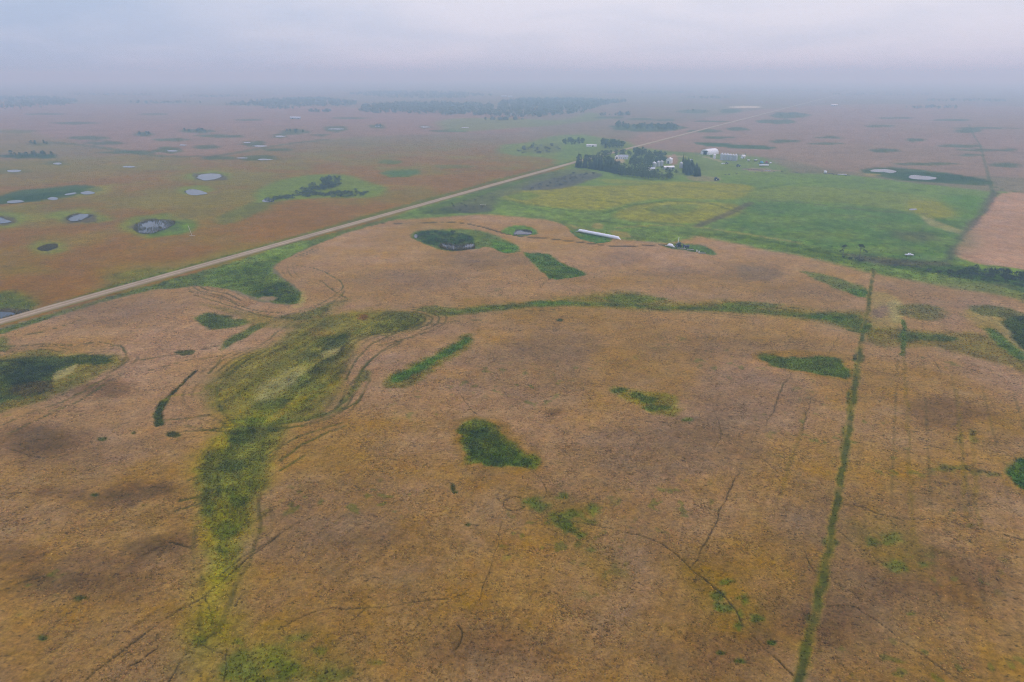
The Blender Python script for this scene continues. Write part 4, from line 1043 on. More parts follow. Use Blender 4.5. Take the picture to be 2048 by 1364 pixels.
def bare(seed):
    rg = random.Random(seed); T = Buf(); Cw = Buf()
    T.tube((0, 0, -.3), (.3, 0, 3.0), .3, .2)
    def grow(p, d, l, r, lev):
        e = p + d * l; (T if lev == 0 else Cw).tube(p, e, r, r * .55, 5)
        if lev < 4:
            for _ in range(3 if lev < 3 else 4):
                nd = (d + Vector((rg.uniform(-.75, .75), rg.uniform(-.75, .75), rg.uniform(-.15, .55)))).normalized()
                grow(e, nd, l * rg.uniform(.6, .8), r * .55, lev + 1)
        elif rg.random() < .85:
            leaf_blob(Lf, rg, e, .5, 6, .26)
    Lf = Buf()
    grow(Vector((.3, 0, 3.0)), Vector((.1, 0, 1)).normalized(), 2.2, .2, 0)
    grow(Vector((.2, 0, 2.2)), Vector((-.6, .3, .7)).normalized(), 1.8, .15, 1)
    return T.mesh('trunk', M_DEAD), Cw.mesh('branches', M_DEAD), Lf.mesh('leaves', M_LEAF2)

KIT = {'broadleaf_tree': [broadleaf(s) for s in range(4)], 'spruce_tree': [spruce(s) for s in range(20, 24)],
       'shrub': [shrub(s, M_LEAF2) for s in range(40, 44)], 'grey_shrub': [shrub(s, M_GREY) for s in range(50, 53)], 'sparse_tree': [bare(s) for s in (61, 64)]}
UNIT = {'broadleaf_tree': 10.0, 'spruce_tree': 10.0, 'shrub': 4.0, 'grey_shrub': 4.0, 'sparse_tree': 9.0}
PARTN = {'broadleaf_tree': ('trunk', 'crown'), 'spruce_tree': ('trunk', 'crown'), 'shrub': ('stems', 'crown'), 'grey_shrub': ('stems', 'crown'), 'sparse_tree': ('trunk', 'branches', 'leaves')}
TR = random.Random(5)

def plant(kind, x, y, h, label, group=None, wide=1.0):
    name = 'shrub' if kind == 'grey_shrub' else kind
    e_ = bpy.data.objects.new(name, None)
    COL.objects.link(e_)
    s = h / UNIT[kind]
    e_.location = (x, y, zat(x, y)); e_.rotation_euler = (0, 0, TR.uniform(0, 6.28))
    e_.scale = (s * wide * TR.uniform(.85, 1.15), s * wide * TR.uniform(.85, 1.15), s)
    e_.empty_display_size = .5
    e_['label'] = label; e_['category'] = 'shrub' if 'shrub' in kind else 'tree'
    if group: e_['group'] = group
    for pn, me in zip(PARTN[kind], TR.choice(KIT[kind])):
        put(pn, me, e_)
    return e_

def plant_px(kind, px, py, h, label, group=None, wide=1.0):
    x, y = at1(px, py)
    return plant(kind, x, y, h, label, group, wide)

def fill(kind, poly, n, h0, h1, label, group, wide=1.0, mind=3.0):
    p = wpts(poly); a = np.array(p); lo, hi = a.min(0), a.max(0); got = []; tries = 0
    while len(got) < n and tries < n * 200:
        tries += 1
        x = TR.uniform(lo[0], hi[0]); y = TR.uniform(lo[1], hi[1])
        if inside(np.array([x]), np.array([y]), p)[0] and all((x - u) ** 2 + (y - v_) ** 2 > mind * mind for u, v_ in got):
            got.append((x, y)); plant(kind, x, y, TR.uniform(h0, h1), label, group, wide)

def row(kind, line, n, h0, h1, label, group, jit=2.0, wide=1.0):
    p = [np.array(q) for q in wpts(line)]
    seg = [np.hypot(*(b2 - a)) for a, b2 in zip(p[:-1], p[1:])]; tot = sum(seg)
    for k in range(n):
        d = tot * (k + .5 + TR.uniform(-.25, .25)) / n; i = 0
        while i < len(seg) - 1 and d > seg[i]: d -= seg[i]; i += 1
        q = p[i] + (p[i + 1] - p[i]) * (d / seg[i])
        plant(kind, q[0] + TR.uniform(-jit, jit), q[1] + TR.uniform(-jit, jit), TR.uniform(h0, h1), label, group, wide)

# farm shelterbelt
g = 'spruces in the near shelterbelt west end'
row('spruce_tree', [(1150, 334.5), (1180, 337.5), (1212, 342.5), (1246, 349.5)], 24, 10, 14, 'dark spruce in the front row of the shelterbelt end next to the gravel road', g, 1.2, 1.5)
row('spruce_tree', [(1153, 330), (1190, 332), (1240, 340)], 18, 12, 15.5, 'dark spruce in the middle row of the shelterbelt end next to the gravel road', g + ', middle row', 2, 1.5)
row('broadleaf_tree', [(1160, 325), (1190, 325), (1225, 330)], 15, 10, 13.5, 'tall leafy tree in the back row of the shelterbelt end beside the road', g + ', back row', 4, 1.25)
plant_px('spruce_tree', 1157, 327, 18, 'tallest narrow spruce standing up above the shelterbelt end beside the road')
g = 'leafy trees along the near shelterbelt'
row('broadleaf_tree', [(1236, 349.5), (1275, 355.5), (1312, 359), (1344, 360)], 28, 7, 10, 'leafy round tree in the front shelterbelt row facing the green pasture', g, 1.6, 1.45)
row('broadleaf_tree', [(1226, 343), (1270, 350), (1312, 354)], 18, 7.5, 10.5, 'leafy tree in the second shelterbelt row behind the pasture edge', g + ', second row', 3, 1.4)
g = 'leafy trees among the farm buildings'; lb = 'leafy tree in the farmyard between the house and the metal bins'
fill('broadleaf_tree', [(1258, 330), (1262, 319), (1325, 315), (1330, 326), (1290, 338), (1262, 336)], 40, 8.5, 12, lb, g, 1.4, 3)
fill('broadleaf_tree', [(1172, 331), (1232, 330), (1296, 342), (1342, 353), (1250, 347), (1190, 339)], 24, 7.5, 10.5, 'leafy tree filling the middle of the shelterbelt in front of the farmhouse', 'leafy trees filling the shelterbelt', 1.5, 4)
fill('broadleaf_tree', [(1318, 338), (1330, 346), (1352, 348), (1350, 341)], 7, 5, 7, 'small leafy tree on the grass below the long low shed', 'small trees below the long shed', 1.5, 4)
g = 'trees behind the farmhouse'; lb = 'leafy tree in the row behind the farmhouse'
row('broadleaf_tree', [(1196, 315), (1230, 311), (1262, 311), (1300, 313), (1330, 314)], 24, 8, 11.5, lb, g, 4, 1.4)
g = 'spruces in the triangular clump'; lb = 'dark spruce packed in the triangular clump right of the metal bins'
fill('spruce_tree', [(1366, 332), (1382, 332), (1408, 354), (1390, 354), (1368, 350)], 34, 10, 14.5, lb, g, 1.6, 2.6)
row('spruce_tree', [(1364, 322), (1374, 326)], 4, 9, 11.5, 'small dark spruce at the back tip of the triangular clump', 'spruces at the back of the triangular clump', 2)
g = 'grove behind the farm'; lb = 'leafy tree of the dark grove across the road behind the farm'
fill('broadleaf_tree', [(1198, 297), (1206, 288), (1240, 287), (1248, 296), (1225, 299)], 26, 9, 13, lb, g, 1.5, 5)
plant_px('spruce_tree', 1211, 296, 17, 'tall pointed tree topping the dark grove behind the farm')
g = 'low grove left behind the farm'; lb = 'leafy tree of the low grove left of the white roofed shed'
fill('broadleaf_tree', [(1118, 288), (1130, 282), (1166, 281), (1168, 290), (1140, 291)], 20, 7.5, 10, lb, g, 1.5, 5)
g = 'blue green trees by the road bend'; lb = 'leafy tree in the small round clump where the road passes the farm'
fill('broadleaf_tree', [(1266, 311), (1268, 305), (1288, 304), (1290, 311)], 12, 8, 10.5, lb, g, 1.5, 4)
g = 'scrub in the old yard across the road'; lb = 'grey green bush in the scrubby yard across the road from the farm'
fill('grey_shrub', [(1015, 306), (1060, 290), (1115, 288), (1122, 304), (1080, 308)], 34, 2.2, 4.4, lb, g, 1.7, 5)
plant_px('broadleaf_tree', 1067, 293, 7, 'small lone tree above the scrubby yard across the road')
plant_px('broadleaf_tree', 1045, 299, 4.5, 'small dark bush at the field edge of the scrubby yard')
g = 'scrub in the weedy lot before the shelterbelt'; lb = 'low grey bush in the weedy lot between road and shelterbelt'
fill('grey_shrub', [(1045, 378), (1110, 356), (1150, 345), (1200, 347), (1130, 370), (1060, 380)], 40, 1.2, 2.6, lb, g, 1.6, 5)
g = 'low bushes along the road verge'; lb = 'low dark bush on the weedy verge right of the gravel road'
fill('shrub', [(845, 424), (900, 406), (960, 392), (1010, 380), (985, 412), (920, 424)], 20, .9, 1.8, lb, g, 1.5, 4)
row('broadleaf_tree', [(1410, 316), (1500, 311)], 5, 3, 5, 'small tree behind the row of steel bins', 'small trees behind the bins', 6, 1.4)
row('grey_shrub', [(1440, 352), (1520, 344), (1600, 346)], 9, 1, 2.2, 'low grey bush on the edge of the machinery row', 'bushes near the machinery', 4, 1.4)
# willow island in the left field
g = 'willows of the island bluff'; lb = 'willow bush in the dark island bluff left of the road'
fill('shrub', [(594, 381), (604, 372), (640, 363), (672, 366), (682, 374), (640, 380)], 24, 3.2, 5.5, 'willow bush at the back of the dark island bluff left of the road', g, 1.75, 3.2)
fill('shrub', [(522, 401), (540, 396), (600, 390), (625, 389), (622, 394), (560, 401)], 22, 2.2, 3.6, 'low willow bush on the left arm of the island bluff beside the small pond', 'willows on the left arm of the bluff', 1.7, 3)
fill('shrub', [(580, 386), (640, 383), (700, 386), (742, 382), (720, 393), (670, 396), (620, 390)], 34, 2.8, 4.6, 'willow bush along the front and right side of the island bluff', 'willows along the front of the bluff', 1.75, 3.2)
g = 'tall trees on the island bluff'; lb = 'tall leafy tree crowning the back of the dark island bluff'
fill('broadleaf_tree', [(640, 370), (650, 362), (680, 364), (682, 374), (655, 376)], 12, 7.5, 10, lb, g, 1.6, 3.5)
plant_px('broadleaf_tree', 712, 387, 6.2, 'small tree standing at the right end of the island bluff', None, 1.2)
# far bluffs
g = 'trees of the long far bluff'; lb = 'leafy tree in the long dark bluff beyond the farm'
fill('broadleaf_tree', [(1252, 259), (1255, 252), (1352, 254), (1360, 261), (1300, 260)], 40, 9, 13, lb, g, 1.7, 5)
fill('broadleaf_tree', [(1231, 256), (1232, 251), (1250, 251), (1252, 257)], 7, 13, 17, 'taller tree at the left end of the long far bluff', 'tall trees at the end of the far bluff', 1.3, 5)
for (cx, cy, n, s, lb, g) in [(285, 269, 6, 16, 'small dark tree of the far clump in the mauve field left', 'far left tree clump'), (395, 263, 9, 32, 'dark tree in the long far row in the mauve field', 'far tree row in the mauve field'),
                              (592, 264, 7, 24, 'dark tree beside the far slough left of the wood', 'far slough trees'), (60, 312, 14, 48, 'low dark willow in the slough by the left edge of the view', 'left edge slough willows'),
                              (80, 289, 6, 20, 'low dark bush of the second slough from the left edge', 'second slough bushes'), (755, 253, 5, 14, 'low bush round the small far pond before the wood', 'bushes before the wood'),
                              (1390, 224, 6, 30, 'far dark tree left of where the road fades', 'far trees left of the road'), (1580, 231, 8, 34, 'far dark tree right of where the road fades', 'far trees right of the road')]:
    fill('broadleaf_tree', ell(cx, cy, s, 2.5, 12, 0), n, 5, 9, lb, g, 1.5, 6)
# right fence line
g = 'willows of the right fence line'; lb = 'dark willow bush in the near row of the right hand hedge'
row('shrub', [(1880, 545), (1930, 549), (1990, 555), (2048, 562), (2130, 574)], 34, 2.6, 4.6, lb, g, 3, 1.15)
row('shrub', [(1940, 541), (1990, 546), (2048, 552), (2130, 562)], 22, 3, 5, 'dark willow bush in the far row of the right hand hedge', 'willows of the far hedge row', 2.5, 1.1)
row('shrub', [(1890, 553), (1960, 560), (2048, 572)], 12, 1.4, 2.4, 'low bush on the field side of the right hand hedge', 'low hedge bushes', 2, 1.2)
row('grey_shrub', [(1790, 532), (1840, 537), (1880, 544)], 9, 1.2, 2.2, 'sparse grey bush at the left end of the right hand hedge', 'sparse hedge bushes', 2, 1.3)
plant_px('sparse_tree', 1685, 514, 8.5, 'left of two thin crowned dark trees at the crop edge below the pasture')
plant_px('sparse_tree', 1719, 517, 10.0, 'right and larger of two thin crowned dark trees at the crop edge')
row('shrub', [(1683, 516), (1712, 519), (1732, 522)], 6, 1.6, 2.8, 'bush at the foot of the two thin crowned trees', 'bushes under the thin crowned trees', 2, 1.2)
# slough at the right edge, pond hollow, verge hollow, left hollow
fill('shrub', [(2010, 648), (2040, 638), (2110, 640), (2130, 700), (2060, 700), (2035, 680)], 20, 2.4, 3.8, 'dark willow bush in the slough at the right edge of the crop', 'willows of the right edge slough', 1.2, 3)
fill('shrub', [(836, 472), (862, 464), (905, 464), (944, 476), (930, 489), (890, 487), (850, 480)], 26, 1.6, 3.0, 'dark willow bush standing in the pond hollow in the crop', 'willows in the pond hollow', 1.25, 3.2)
fill('shrub', [(524, 588), (545, 572), (570, 570), (592, 586), (580, 597), (550, 592)], 9, 1.2, 2.0, 'low dark bush on the knoll in the grassy verge', 'bushes on the grassy knoll', 1.4, 3)
fill('shrub', [(22, 760), (40, 735), (100, 728), (105, 745), (70, 758)], 8, 1.0, 1.7, 'low dark bush in the hollow at the left edge of the crop', 'bushes in the left hollow', 1.4, 2.5)

# far woods: masses nobody could count, each one object of leaf lumps
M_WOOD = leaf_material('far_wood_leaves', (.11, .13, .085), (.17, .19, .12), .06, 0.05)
def wood(poly, n, h0, h1, lump=6.0):
    p = wpts(poly); a = np.array(p); lo, hi = a.min(0), a.max(0); B = Buf(); k = 0; tries = 0
    while k < n and tries < n * 60:
        tries += 1
        x = TR.uniform(lo[0], hi[0]); y = TR.uniform(lo[1], hi[1])
        if not inside(np.array([x]), np.array([y]), p)[0]: continue
        k += 1; h = TR.uniform(h0, h1); z = float(terrain(np.array([x]), np.array([y]))[0])
        leaf_blob(B, TR, (x, y, z + h * .55), h * .55, 26, h * .2, 1.0)
    put('forest', B.mesh('forest', M_WOOD), None, 'stuff')
wood([(716, 222), (730, 213), (790, 208), (880, 207), (985, 212), (990, 232), (900, 231), (800, 226), (740, 227)], 700, 11, 17)
wood([(988, 234), (1000, 205), (1060, 199), (1150, 199), (1255, 204), (1200, 212), (1168, 226), (1080, 235)], 900, 11, 17)
wood([(-160, 216), (-160, 196), (0, 194), (110, 196), (160, 204), (120, 214), (0, 219)], 600, 11, 16)
wood([(440, 211), (560, 199), (640, 197), (720, 206), (700, 213), (560, 213)], 500, 10, 15)
wood([(690, 189), (760, 184), (900, 185), (990, 192), (900, 195), (760, 194)], 400, 12, 18)
for px_, py_, hw_, n_ in [(220, 190, 120, 90), (430, 193, 70, 60), (860, 196, 90, 80), (1300, 186, 110, 80), (1420, 196, 50, 40), (1560, 182, 130, 80), (1760, 190, 110, 60), (1930, 202, 90, 70), (640, 224, 26, 26), (560, 217, 40, 30), (1010, 240, 40, 30), (1230, 231, 30, 24),
                          (330, 206, 60, 40), (1860, 216, 60, 40)]:
    wood(ell(px_, py_, hw_, 1.6 if py_ > 200 else 1.2, 14, .3), n_, 7, 13)
# ------------------------------------------------------------------ farm buildings and machines
M_WHITE = noisy('white_metal', (.82, .82, .83), (.9, .9, .9), .5, .5)
M_PLASTIC = noisy('white_plastic_bag', (.86, .87, .88), (.93, .93, .94), .35, .45, 0, .4)
M_GALV = noisy('galvanised_steel', (.46, .49, .53), (.62, .65, .68), .35, .45, .35, .4, 3, (1, 1, .3))
M_ROOFG = noisy('grey_roofing', (.32, .34, .37), (.44, .46, .49), .5, .6)
M_DARK = noisy('dark_opening', (.012, .012, .02), (.03, .03, .04), 1.0)  # near-black, for doors and the painted shade inside the arched shed
M_TYRE = noisy('tyre_rubber', (.012, .012, .012), (.03, .03, .03), 2.0)
M_GREENP = noisy('green_paint', (.02, .09, .07), (.04, .14, .11), 1.0, .4, 0, .5)
M_RED = noisy('red_paint', (.28, .05, .06), (.38, .09, .09), 1.0, .45, 0, .5)
M_BLUE = noisy('blue_paint', (.09, .36, .55), (.14, .45, .62), 1.0, .45, 0, .5)
M_NAVY = noisy('dark_blue_paint', (.025, .035, .07), (.06, .07, .12), 1.0, .5)
M_GLASS = noisy('dark_glass', (.015, .02, .028), (.03, .04, .05), 1.0, .08, 0, .5)
M_RUSTY = noisy('rusty_steel', (.16, .10, .09), (.30, .21, .19), 1.2, .8)
M_CREAM = noisy('pale_plastic', (.72, .70, .60), (.82, .80, .70), 1.0, .5)
M_WOODP = noisy('weathered_wood', (.38, .34, .24), (.55, .50, .36), 2.0)
M_PINK = noisy('faded_red_wall', (.36, .25, .26), (.46, .34, .34), .6)

def thing(name, label, cat, px, py, heading=0.0, group=None, lift=0.0):
    """Empty at the thing's base; heading in degrees, 0 = its length along the view's left-right"""
    x, y, z = at3(px, py)
    o = bpy.data.objects.new(name, None); COL.objects.link(o)
    o.location = (x, y, z + lift); o.rotation_euler = (0, 0, R(heading)); o.empty_display_size = .5
    o['label'] = label; o['category'] = cat
    if group: o['group'] = group
    return o

def part(name, B, mat, parent, smooth=False):
    return put(name, B.mesh(name, mat, smooth), parent)

def bx(*a):
    B = Buf(); B.box(*a); return B

def wheel(parent, x, y, r, w_, name='wheel'):
    B = Buf(); B.tube((x, y - w_ / 2, r), (x, y + w_ / 2, r), r, r, 14); B.tube((x, y + w_ / 2, r), (x, y - w_ / 2 - .02, r), r, r, 14)
    o = part(name, B, M_TYRE, parent)
    H = Buf(); H.tube((x, y - w_ / 2 - .06, r), (x, y + w_ / 2 + .06, r), r * .5, r * .5, 10)
    H.tube((x, y + w_ / 2 + .06, r), (x, y - w_ / 2 - .06, r), r * .5, r * .5, 10)
    part('rim', H, M_CREAM, o)
    return o

def lathe(B, prof, n=20, c=(0, 0)):
    base = len(B.v)
    for r_, z_ in prof:
        for i in range(n):
            B.v.append((c[0] + r_ * math.cos(2 * math.pi * i / n), c[1] + r_ * math.sin(2 * math.pi * i / n), z_))
    for k in range(len(prof) - 1):
        for i in range(n):
            j = (i + 1) % n
            B.l += [base + k * n + i, base + k * n + j, base + (k + 1) * n + j, base + (k + 1) * n + i]; B.c.append(4)
    B.l += [base + (len(prof) - 1) * n + i for i in range(n)]; B.c.append(n)

def grain_bin(px, py, rad, h, label, group=None, mat=None, hopper=False, name='grain_bin'):
    o = thing(name, label, 'grain bin', px, py, TR.uniform(-20, 20), group)
    z0 = 0.0
    W_ = Buf()
    if hopper:
        z0 = rad * .95 + .5
        Hc = Buf(); lathe(Hc, [(.3, .5), (rad * .98, z0)]); part('hopper_cone', Hc, mat or M_GALV, o, True)
        for k in range(6):
            a = k * math.pi / 3 + .2
            Lg = Buf(); Lg.tube((rad * math.cos(a), rad * math.sin(a), 0), (rad * math.cos(a), rad * math.sin(a), z0), .1, .1, 6); part('leg', Lg, M_GALV, o)
    prof = []; z = z0
    while z < h - .01:                      # corrugated rings
        prof += [(rad, z), (rad * .985, z + .55), (rad * 1.004, z + .6)]; z += .62
    prof.append((rad, z)); lathe(W_, prof, 22); part('wall', W_, mat or M_GALV, o, False)
    Rf = Buf(); lathe(Rf, [(rad * 1.06, z - .05), (rad * .35, z + rad * .42), (.35, z + rad * .62)], 22); part('roof', Rf, mat or M_GALV, o)
    Cp = Buf(); lathe(Cp, [(.42, z + rad * .60), (.42, z + rad * .68), (.1, z + rad * .74)], 12); part('lid', Cp, M_WHITE, o)
    if not hopper:
        part('door', bx(rad * .97, rad * 1.03, -.4, .4, .3, 1.9), M_ROOFG, o)
    Ld = Buf()
    for s in (-.22, .22): Ld.tube((s, -rad * 1.04, .4), (s, -rad * 1.04, z), .03, .03, 5)
    k = .6
    while k < z: Ld.tube((-.22, -rad * 1.04, k), (.22, -rad * 1.04, k), .02, .02, 4); k += .6
    part('ladder', Ld, M_GALV, o)
    return o

def shed(name, label, cat, px, py, heading, Lx, Wy, hw, hr, wall, roof, door=None, windows=(), group=None):
    """gabled building, ridge along its length x"""
    o = thing(name, label, cat, px, py, heading, group)
    B = Buf(); x, y = Lx / 2, Wy / 2
    for s in (-1, 1):
        B.face([(-x, s * y, -.3), (x, s * y, -.3), (x, s * y, hw), (-x, s * y, hw)])
        B.face([(s * x, -y, -.3), (s * x, y, -.3), (s * x, y, hw), (s * x, 0, hr), (s * x, -y, hw)])
    part('wall', B, wall, o)
    Rf = Buf(); e_ = .4; sl = (hr - hw) / y
    for s in (-1, 1):
        a = [(-x - e_, s * (y + e_), hw - sl * e_ + .06), (x + e_, s * (y + e_), hw - sl * e_ + .06), (x + e_, 0, hr + .06), (-x - e_, 0, hr + .06)]
        Rf.face(a); Rf.face([(p[0], p[1], p[2] + .12) for p in a])
        Rf.face([a[0], a[1], (a[1][0], a[1][1], a[1][2] + .12), (a[0][0], a[0][1], a[0][2] + .12)])
        for q in (0, 1): Rf.face([a[q], (a[q][0], a[q][1], a[q][2] + .12), (a[3 - q][0], a[3 - q][1], a[3 - q][2] + .12), a[3 - q]])
    part('roof', Rf, roof, o)
    if door:
        side, c0, w_, h_ = door
        if side == 'x': part('door', bx(-x - .06, -x + .02, c0 - w_ / 2, c0 + w_ / 2, 0, h_), M_DARK, o)
        else: part('door', bx(c0 - w_ / 2, c0 + w_ / 2, -y - .06, -y + .02, 0, h_), M_DARK, o)
    for c0, z_, w_, h_ in windows:
        f = part('window', bx(c0 - w_ / 2 - .1, c0 + w_ / 2 + .1, -y - .05, -y + .02, z_ - .1, z_ + h_ + .1), M_WHITE, o)
        part('pane', bx(c0 - w_ / 2, c0 + w_ / 2, -y - .08, -y - .03, z_, z_ + h_), M_GLASS, f)
    return o

# hoop shed: white fabric arch over steel frames, open at the near end
o = thing('hoop_shed', 'large white arched fabric shed with an open dark end at the back of the farmyard', 'shed', 1419, 308, 38)
Lx, Rw, hb = 27.0, 8.2, 8.4
def arch(t_, r_=1.0):
    a = math.pi * t_
    return (math.cos(a) * Rw * r_, (math.sin(a) ** .8) * hb * r_)
B = Buf(); n = 14
for i in range(n):
    (y0, z0), (y1, z1) = arch(i / n), arch((i + 1) / n)
    for k in range(6):
        xa, xb = -Lx / 2 + Lx * k / 6, -Lx / 2 + Lx * (k + 1) / 6
        B.face([(xa, y0, z0), (xb, y0, z0), (xb, y1, z1), (xa, y1, z1)])
part('cover', B, M_PLASTIC, o, True)
for k in range(7):
    F = Buf(); xk = -Lx / 2 + Lx * k / 6
    for i in range(n):
        (y0, z0), (y1, z1) = arch(i / n, 1.012), arch((i + 1) / n, 1.012)
        F.tube((xk, y0, z0), (xk, y1, z1), .09, .09, 5)
    part('frame', F, M_WHITE, o)
B = Buf(); B.face([(Lx / 2, *arch(i / n, .995)) for i in range(n + 1)]); part('back_wall', B, M_PLASTIC, o)
B = Buf(); xs = -Lx / 2 + .05
B.face([(xs, *arch(i / n, .99)) for i in range(n + 1) if arch(i / n)[1] >= 4.6] )
B.face([(xs, Rw * .985, 0), (xs, Rw * .9, 4.6), (xs, 2.6, 4.6), (xs, 2.6, 0)])
B.face([(xs, -Rw * .985, 0), (xs, -Rw * .9, 4.6), (xs, -4.4, 4.6), (xs, -4.4, 0)])
part('end_wall', B, M_PLASTIC, o)
B = Buf(); B.face([(xs + 3.0, -4.6, 0), (xs + 3.0, 2.8, 0), (xs + 3.0, 2.8, 4.7), (xs + 3.0, -4.6, 4.7)]); part('doorway_shade', B, M_DARK, o)  # dark sheet behind the open end stands in for interior shade

for i, (bxp, byp, lb) in enumerate([(1443, 320, 'leftmost steel grain bin of the row of six beside the white shed'), (1448.6, 320.2, 'second steel grain bin from the left in the row of six'), (1454.2, 320.4, 'third steel grain bin from the left in the row of six'),
                                    (1460, 320.8, 'fourth steel grain bin from the left in the row of six'), (1465.6, 321, 'fifth steel grain bin from the left in the row of six'), (1471, 321.2, 'rightmost steel grain bin of the row of six')]):
    grain_bin(bxp, byp, 2.75, 8.6 if i < 3 else 8.0, lb, 'steel grain bins in a row')
grain_bin(1428.5, 319, 2.0, 7.2, 'small white hopper bin between the arched shed and the steel bins', None, M_WHITE, True)
grain_bin(1308, 334, 3.2, 5.4, 'left low steel bin among the farmyard trees', None)
grain_bin(1316.4, 332.6, 2.4, 6.0, 'middle low steel bin among the farmyard trees', None)
grain_bin(1323, 331.5, 2.4, 6.0, 'right low steel bin among the farmyard trees next to the long shed', None)
grain_bin(1361.8, 336, 2.6, 6.6, 'single steel bin at the left side of the triangular spruce clump', None)
shed('shed', 'small white windowed shed standing right of the row of steel bins', 'shed', 1486, 316.5, 20, 5.2, 4.6, 3.6, 5.2, M_WHITE, M_WHITE, ('y', -1, 1.2, 2.1), [(1.2, 1.2, 1.2, 1.0)])
shed('farmhouse', 'white farmhouse with grey roof and dark windows behind the sandy yard', 'house', 1246, 317.5, -4, 15, 8, 3.4, 6.0, M_WHITE, M_ROOFG, ('y', 1.0, 1.1, 2.2), [(-5.4, 1.0, 1.4, 1.3), (-2.6, 1.0, 1.4, 1.3), (3.6, 1.0, 1.6, 1.3), (5.9, 1.0, 1.2, 1.3)])
shed('garage', 'small white gabled garage at the left end of the farmhouse', 'garage', 1233.5, 317.5, 80, 6.5, 5.5, 3.2, 5.2, M_WHITE, M_WHITE, ('x', 0, 2.6, 2.4))
shed('barn', 'tall white shed with faded red side at the end of the farm lane', 'barn', 1338.5, 326.5, 62, 8.5, 7.5, 6.2, 8.2, M_WHITE, M_WHITE, ('x', .6, 2.2, 3.4))
shed('machine_shed', 'long low grey shed with pale roof in front of the tall white shed', 'shed', 1337, 338.5, 10, 14.5, 6, 3.2, 4.6, M_ROOFG, M_GALV, ('y', -3, 3.0, 2.6), [(2, 1.1, 1.2, .9), (5, 1.1, 1.2, .9)])
shed('cottage', 'low pale cottage half hidden in the shelterbelt below the bins', 'house', 1303, 341, -12, 9, 5, 2.6, 4.4, M_CREAM, M_GALV, ('y', 1, 1, 2), [(-2.5, 1, 1, 1), (3, 1, 1, 1)])
shed('long_shed', 'long low white roofed shed in the clearing across the road behind the farm', 'shed', 1183, 293, -14, 18, 5, 2.6, 3.8, M_WHITE, M_WHITE, ('y', 3, 2.5, 2.2), [(-4, 1, 1.4, 1), (-1, 1, 1.4, 1)])
for fx, fy, l_, lb in [(1008, 193.5, 34, 'far pale farm building left of a pair above the dark wood'), (1021, 194, 26, 'far pale farm building right of a pair above the dark wood'), (586, 238, 16, 'far white shed left of two in the mauve field'), (597, 238.3, 13, 'far white shed right of two in the mauve field'),
                       (1668, 212, 26, 'far pale shed on the plain right of the fading road')]:
    shed('farm_shed', lb, 'shed', fx, fy, 5, l_, 9, 4.5, 7, M_ROOFG, M_GALV, ('y', 0, 3, 3))

def pickup(px, py, head, label, mat, cat='pickup'):
    o = thing('parked_car' if cat == 'car' else 'pickup_truck', label, cat, px, py, head)
    B = Buf(); B.box(-2.7, 2.7, -.95, .95, .55, 1.15); part('body', B, mat, o)
    B = Buf(); B.v += [(-.9, -.85, 1.15), (1.3, -.85, 1.15), (1.3, .85, 1.15), (-.9, .85, 1.15), (-.6, -.75, 1.9), (.8, -.75, 1.9), (.8, .75, 1.9), (-.6, .75, 1.9)]
    for f in ((4, 5, 6, 7), (0, 1, 5, 4), (1, 2, 6, 5), (2, 3, 7, 6), (3, 0, 4, 7)): B.l += list(f); B.c.append(4)
    cab = part('cab', B, mat, o)
    for s in (-1, 1): part('window', bx(-.5, .7, s * .83 - .02, s * .83 + .02, 1.3, 1.75), M_GLASS, cab)
    for x_ in (-1.75, 1.75):
        for y_ in (-.9, .9): wheel(o, x_, y_, .4, .28)
    return o
pickup(1446, 328.5, 6, 'white pickup parked in front of the row of steel bins', M_WHITE)
pickup(1541, 327, 30, 'white pickup at the right end of the farm machinery lot', M_WHITE)
pickup(1293, 341, 20, 'small white car parked under the shelterbelt trees', M_WHITE, 'car')
pickup(1818, 511.5, -8, 'pale abandoned truck in the brush below the dark green pasture', M_WHITE)
pickup(1232, 326, 12, 'pale car standing on the sandy yard by the farmhouse', M_CREAM, 'car')

def tractor(px, py, head, label, body, s=1.0):
    o = thing('tractor', label, 'tractor', px, py, head); o.scale = (s, s, s)
    part('bonnet', bx(.3, 3.0, -.5, .5, .9, 1.9), body, o)
    part('chassis', bx(-1.2, 2.8, -.35, .35, .6, .9), M_TYRE, o)
    cab = part('cab', bx(-1.3, .3, -.85, .85, 1.1, 2.9), M_GLASS, o)
    part('roof', bx(-1.45, .45, -.95, .95, 2.9, 3.1), body, cab)
    E = Buf(); E.tube((1.6, .3, 1.9), (1.6, .3, 2.9), .07, .07, 6); part('exhaust', E, M_TYRE, o)
    for y_ in (-1.1, 1.1): wheel(o, -.7, y_, .95, .6); wheel(o, 2.3, y_ * .9, .65, .45)
    return o
tractor(1357, 494, 100, 'dark green tractor at the bag unloading spot in the crop', M_GREENP, 1.1)
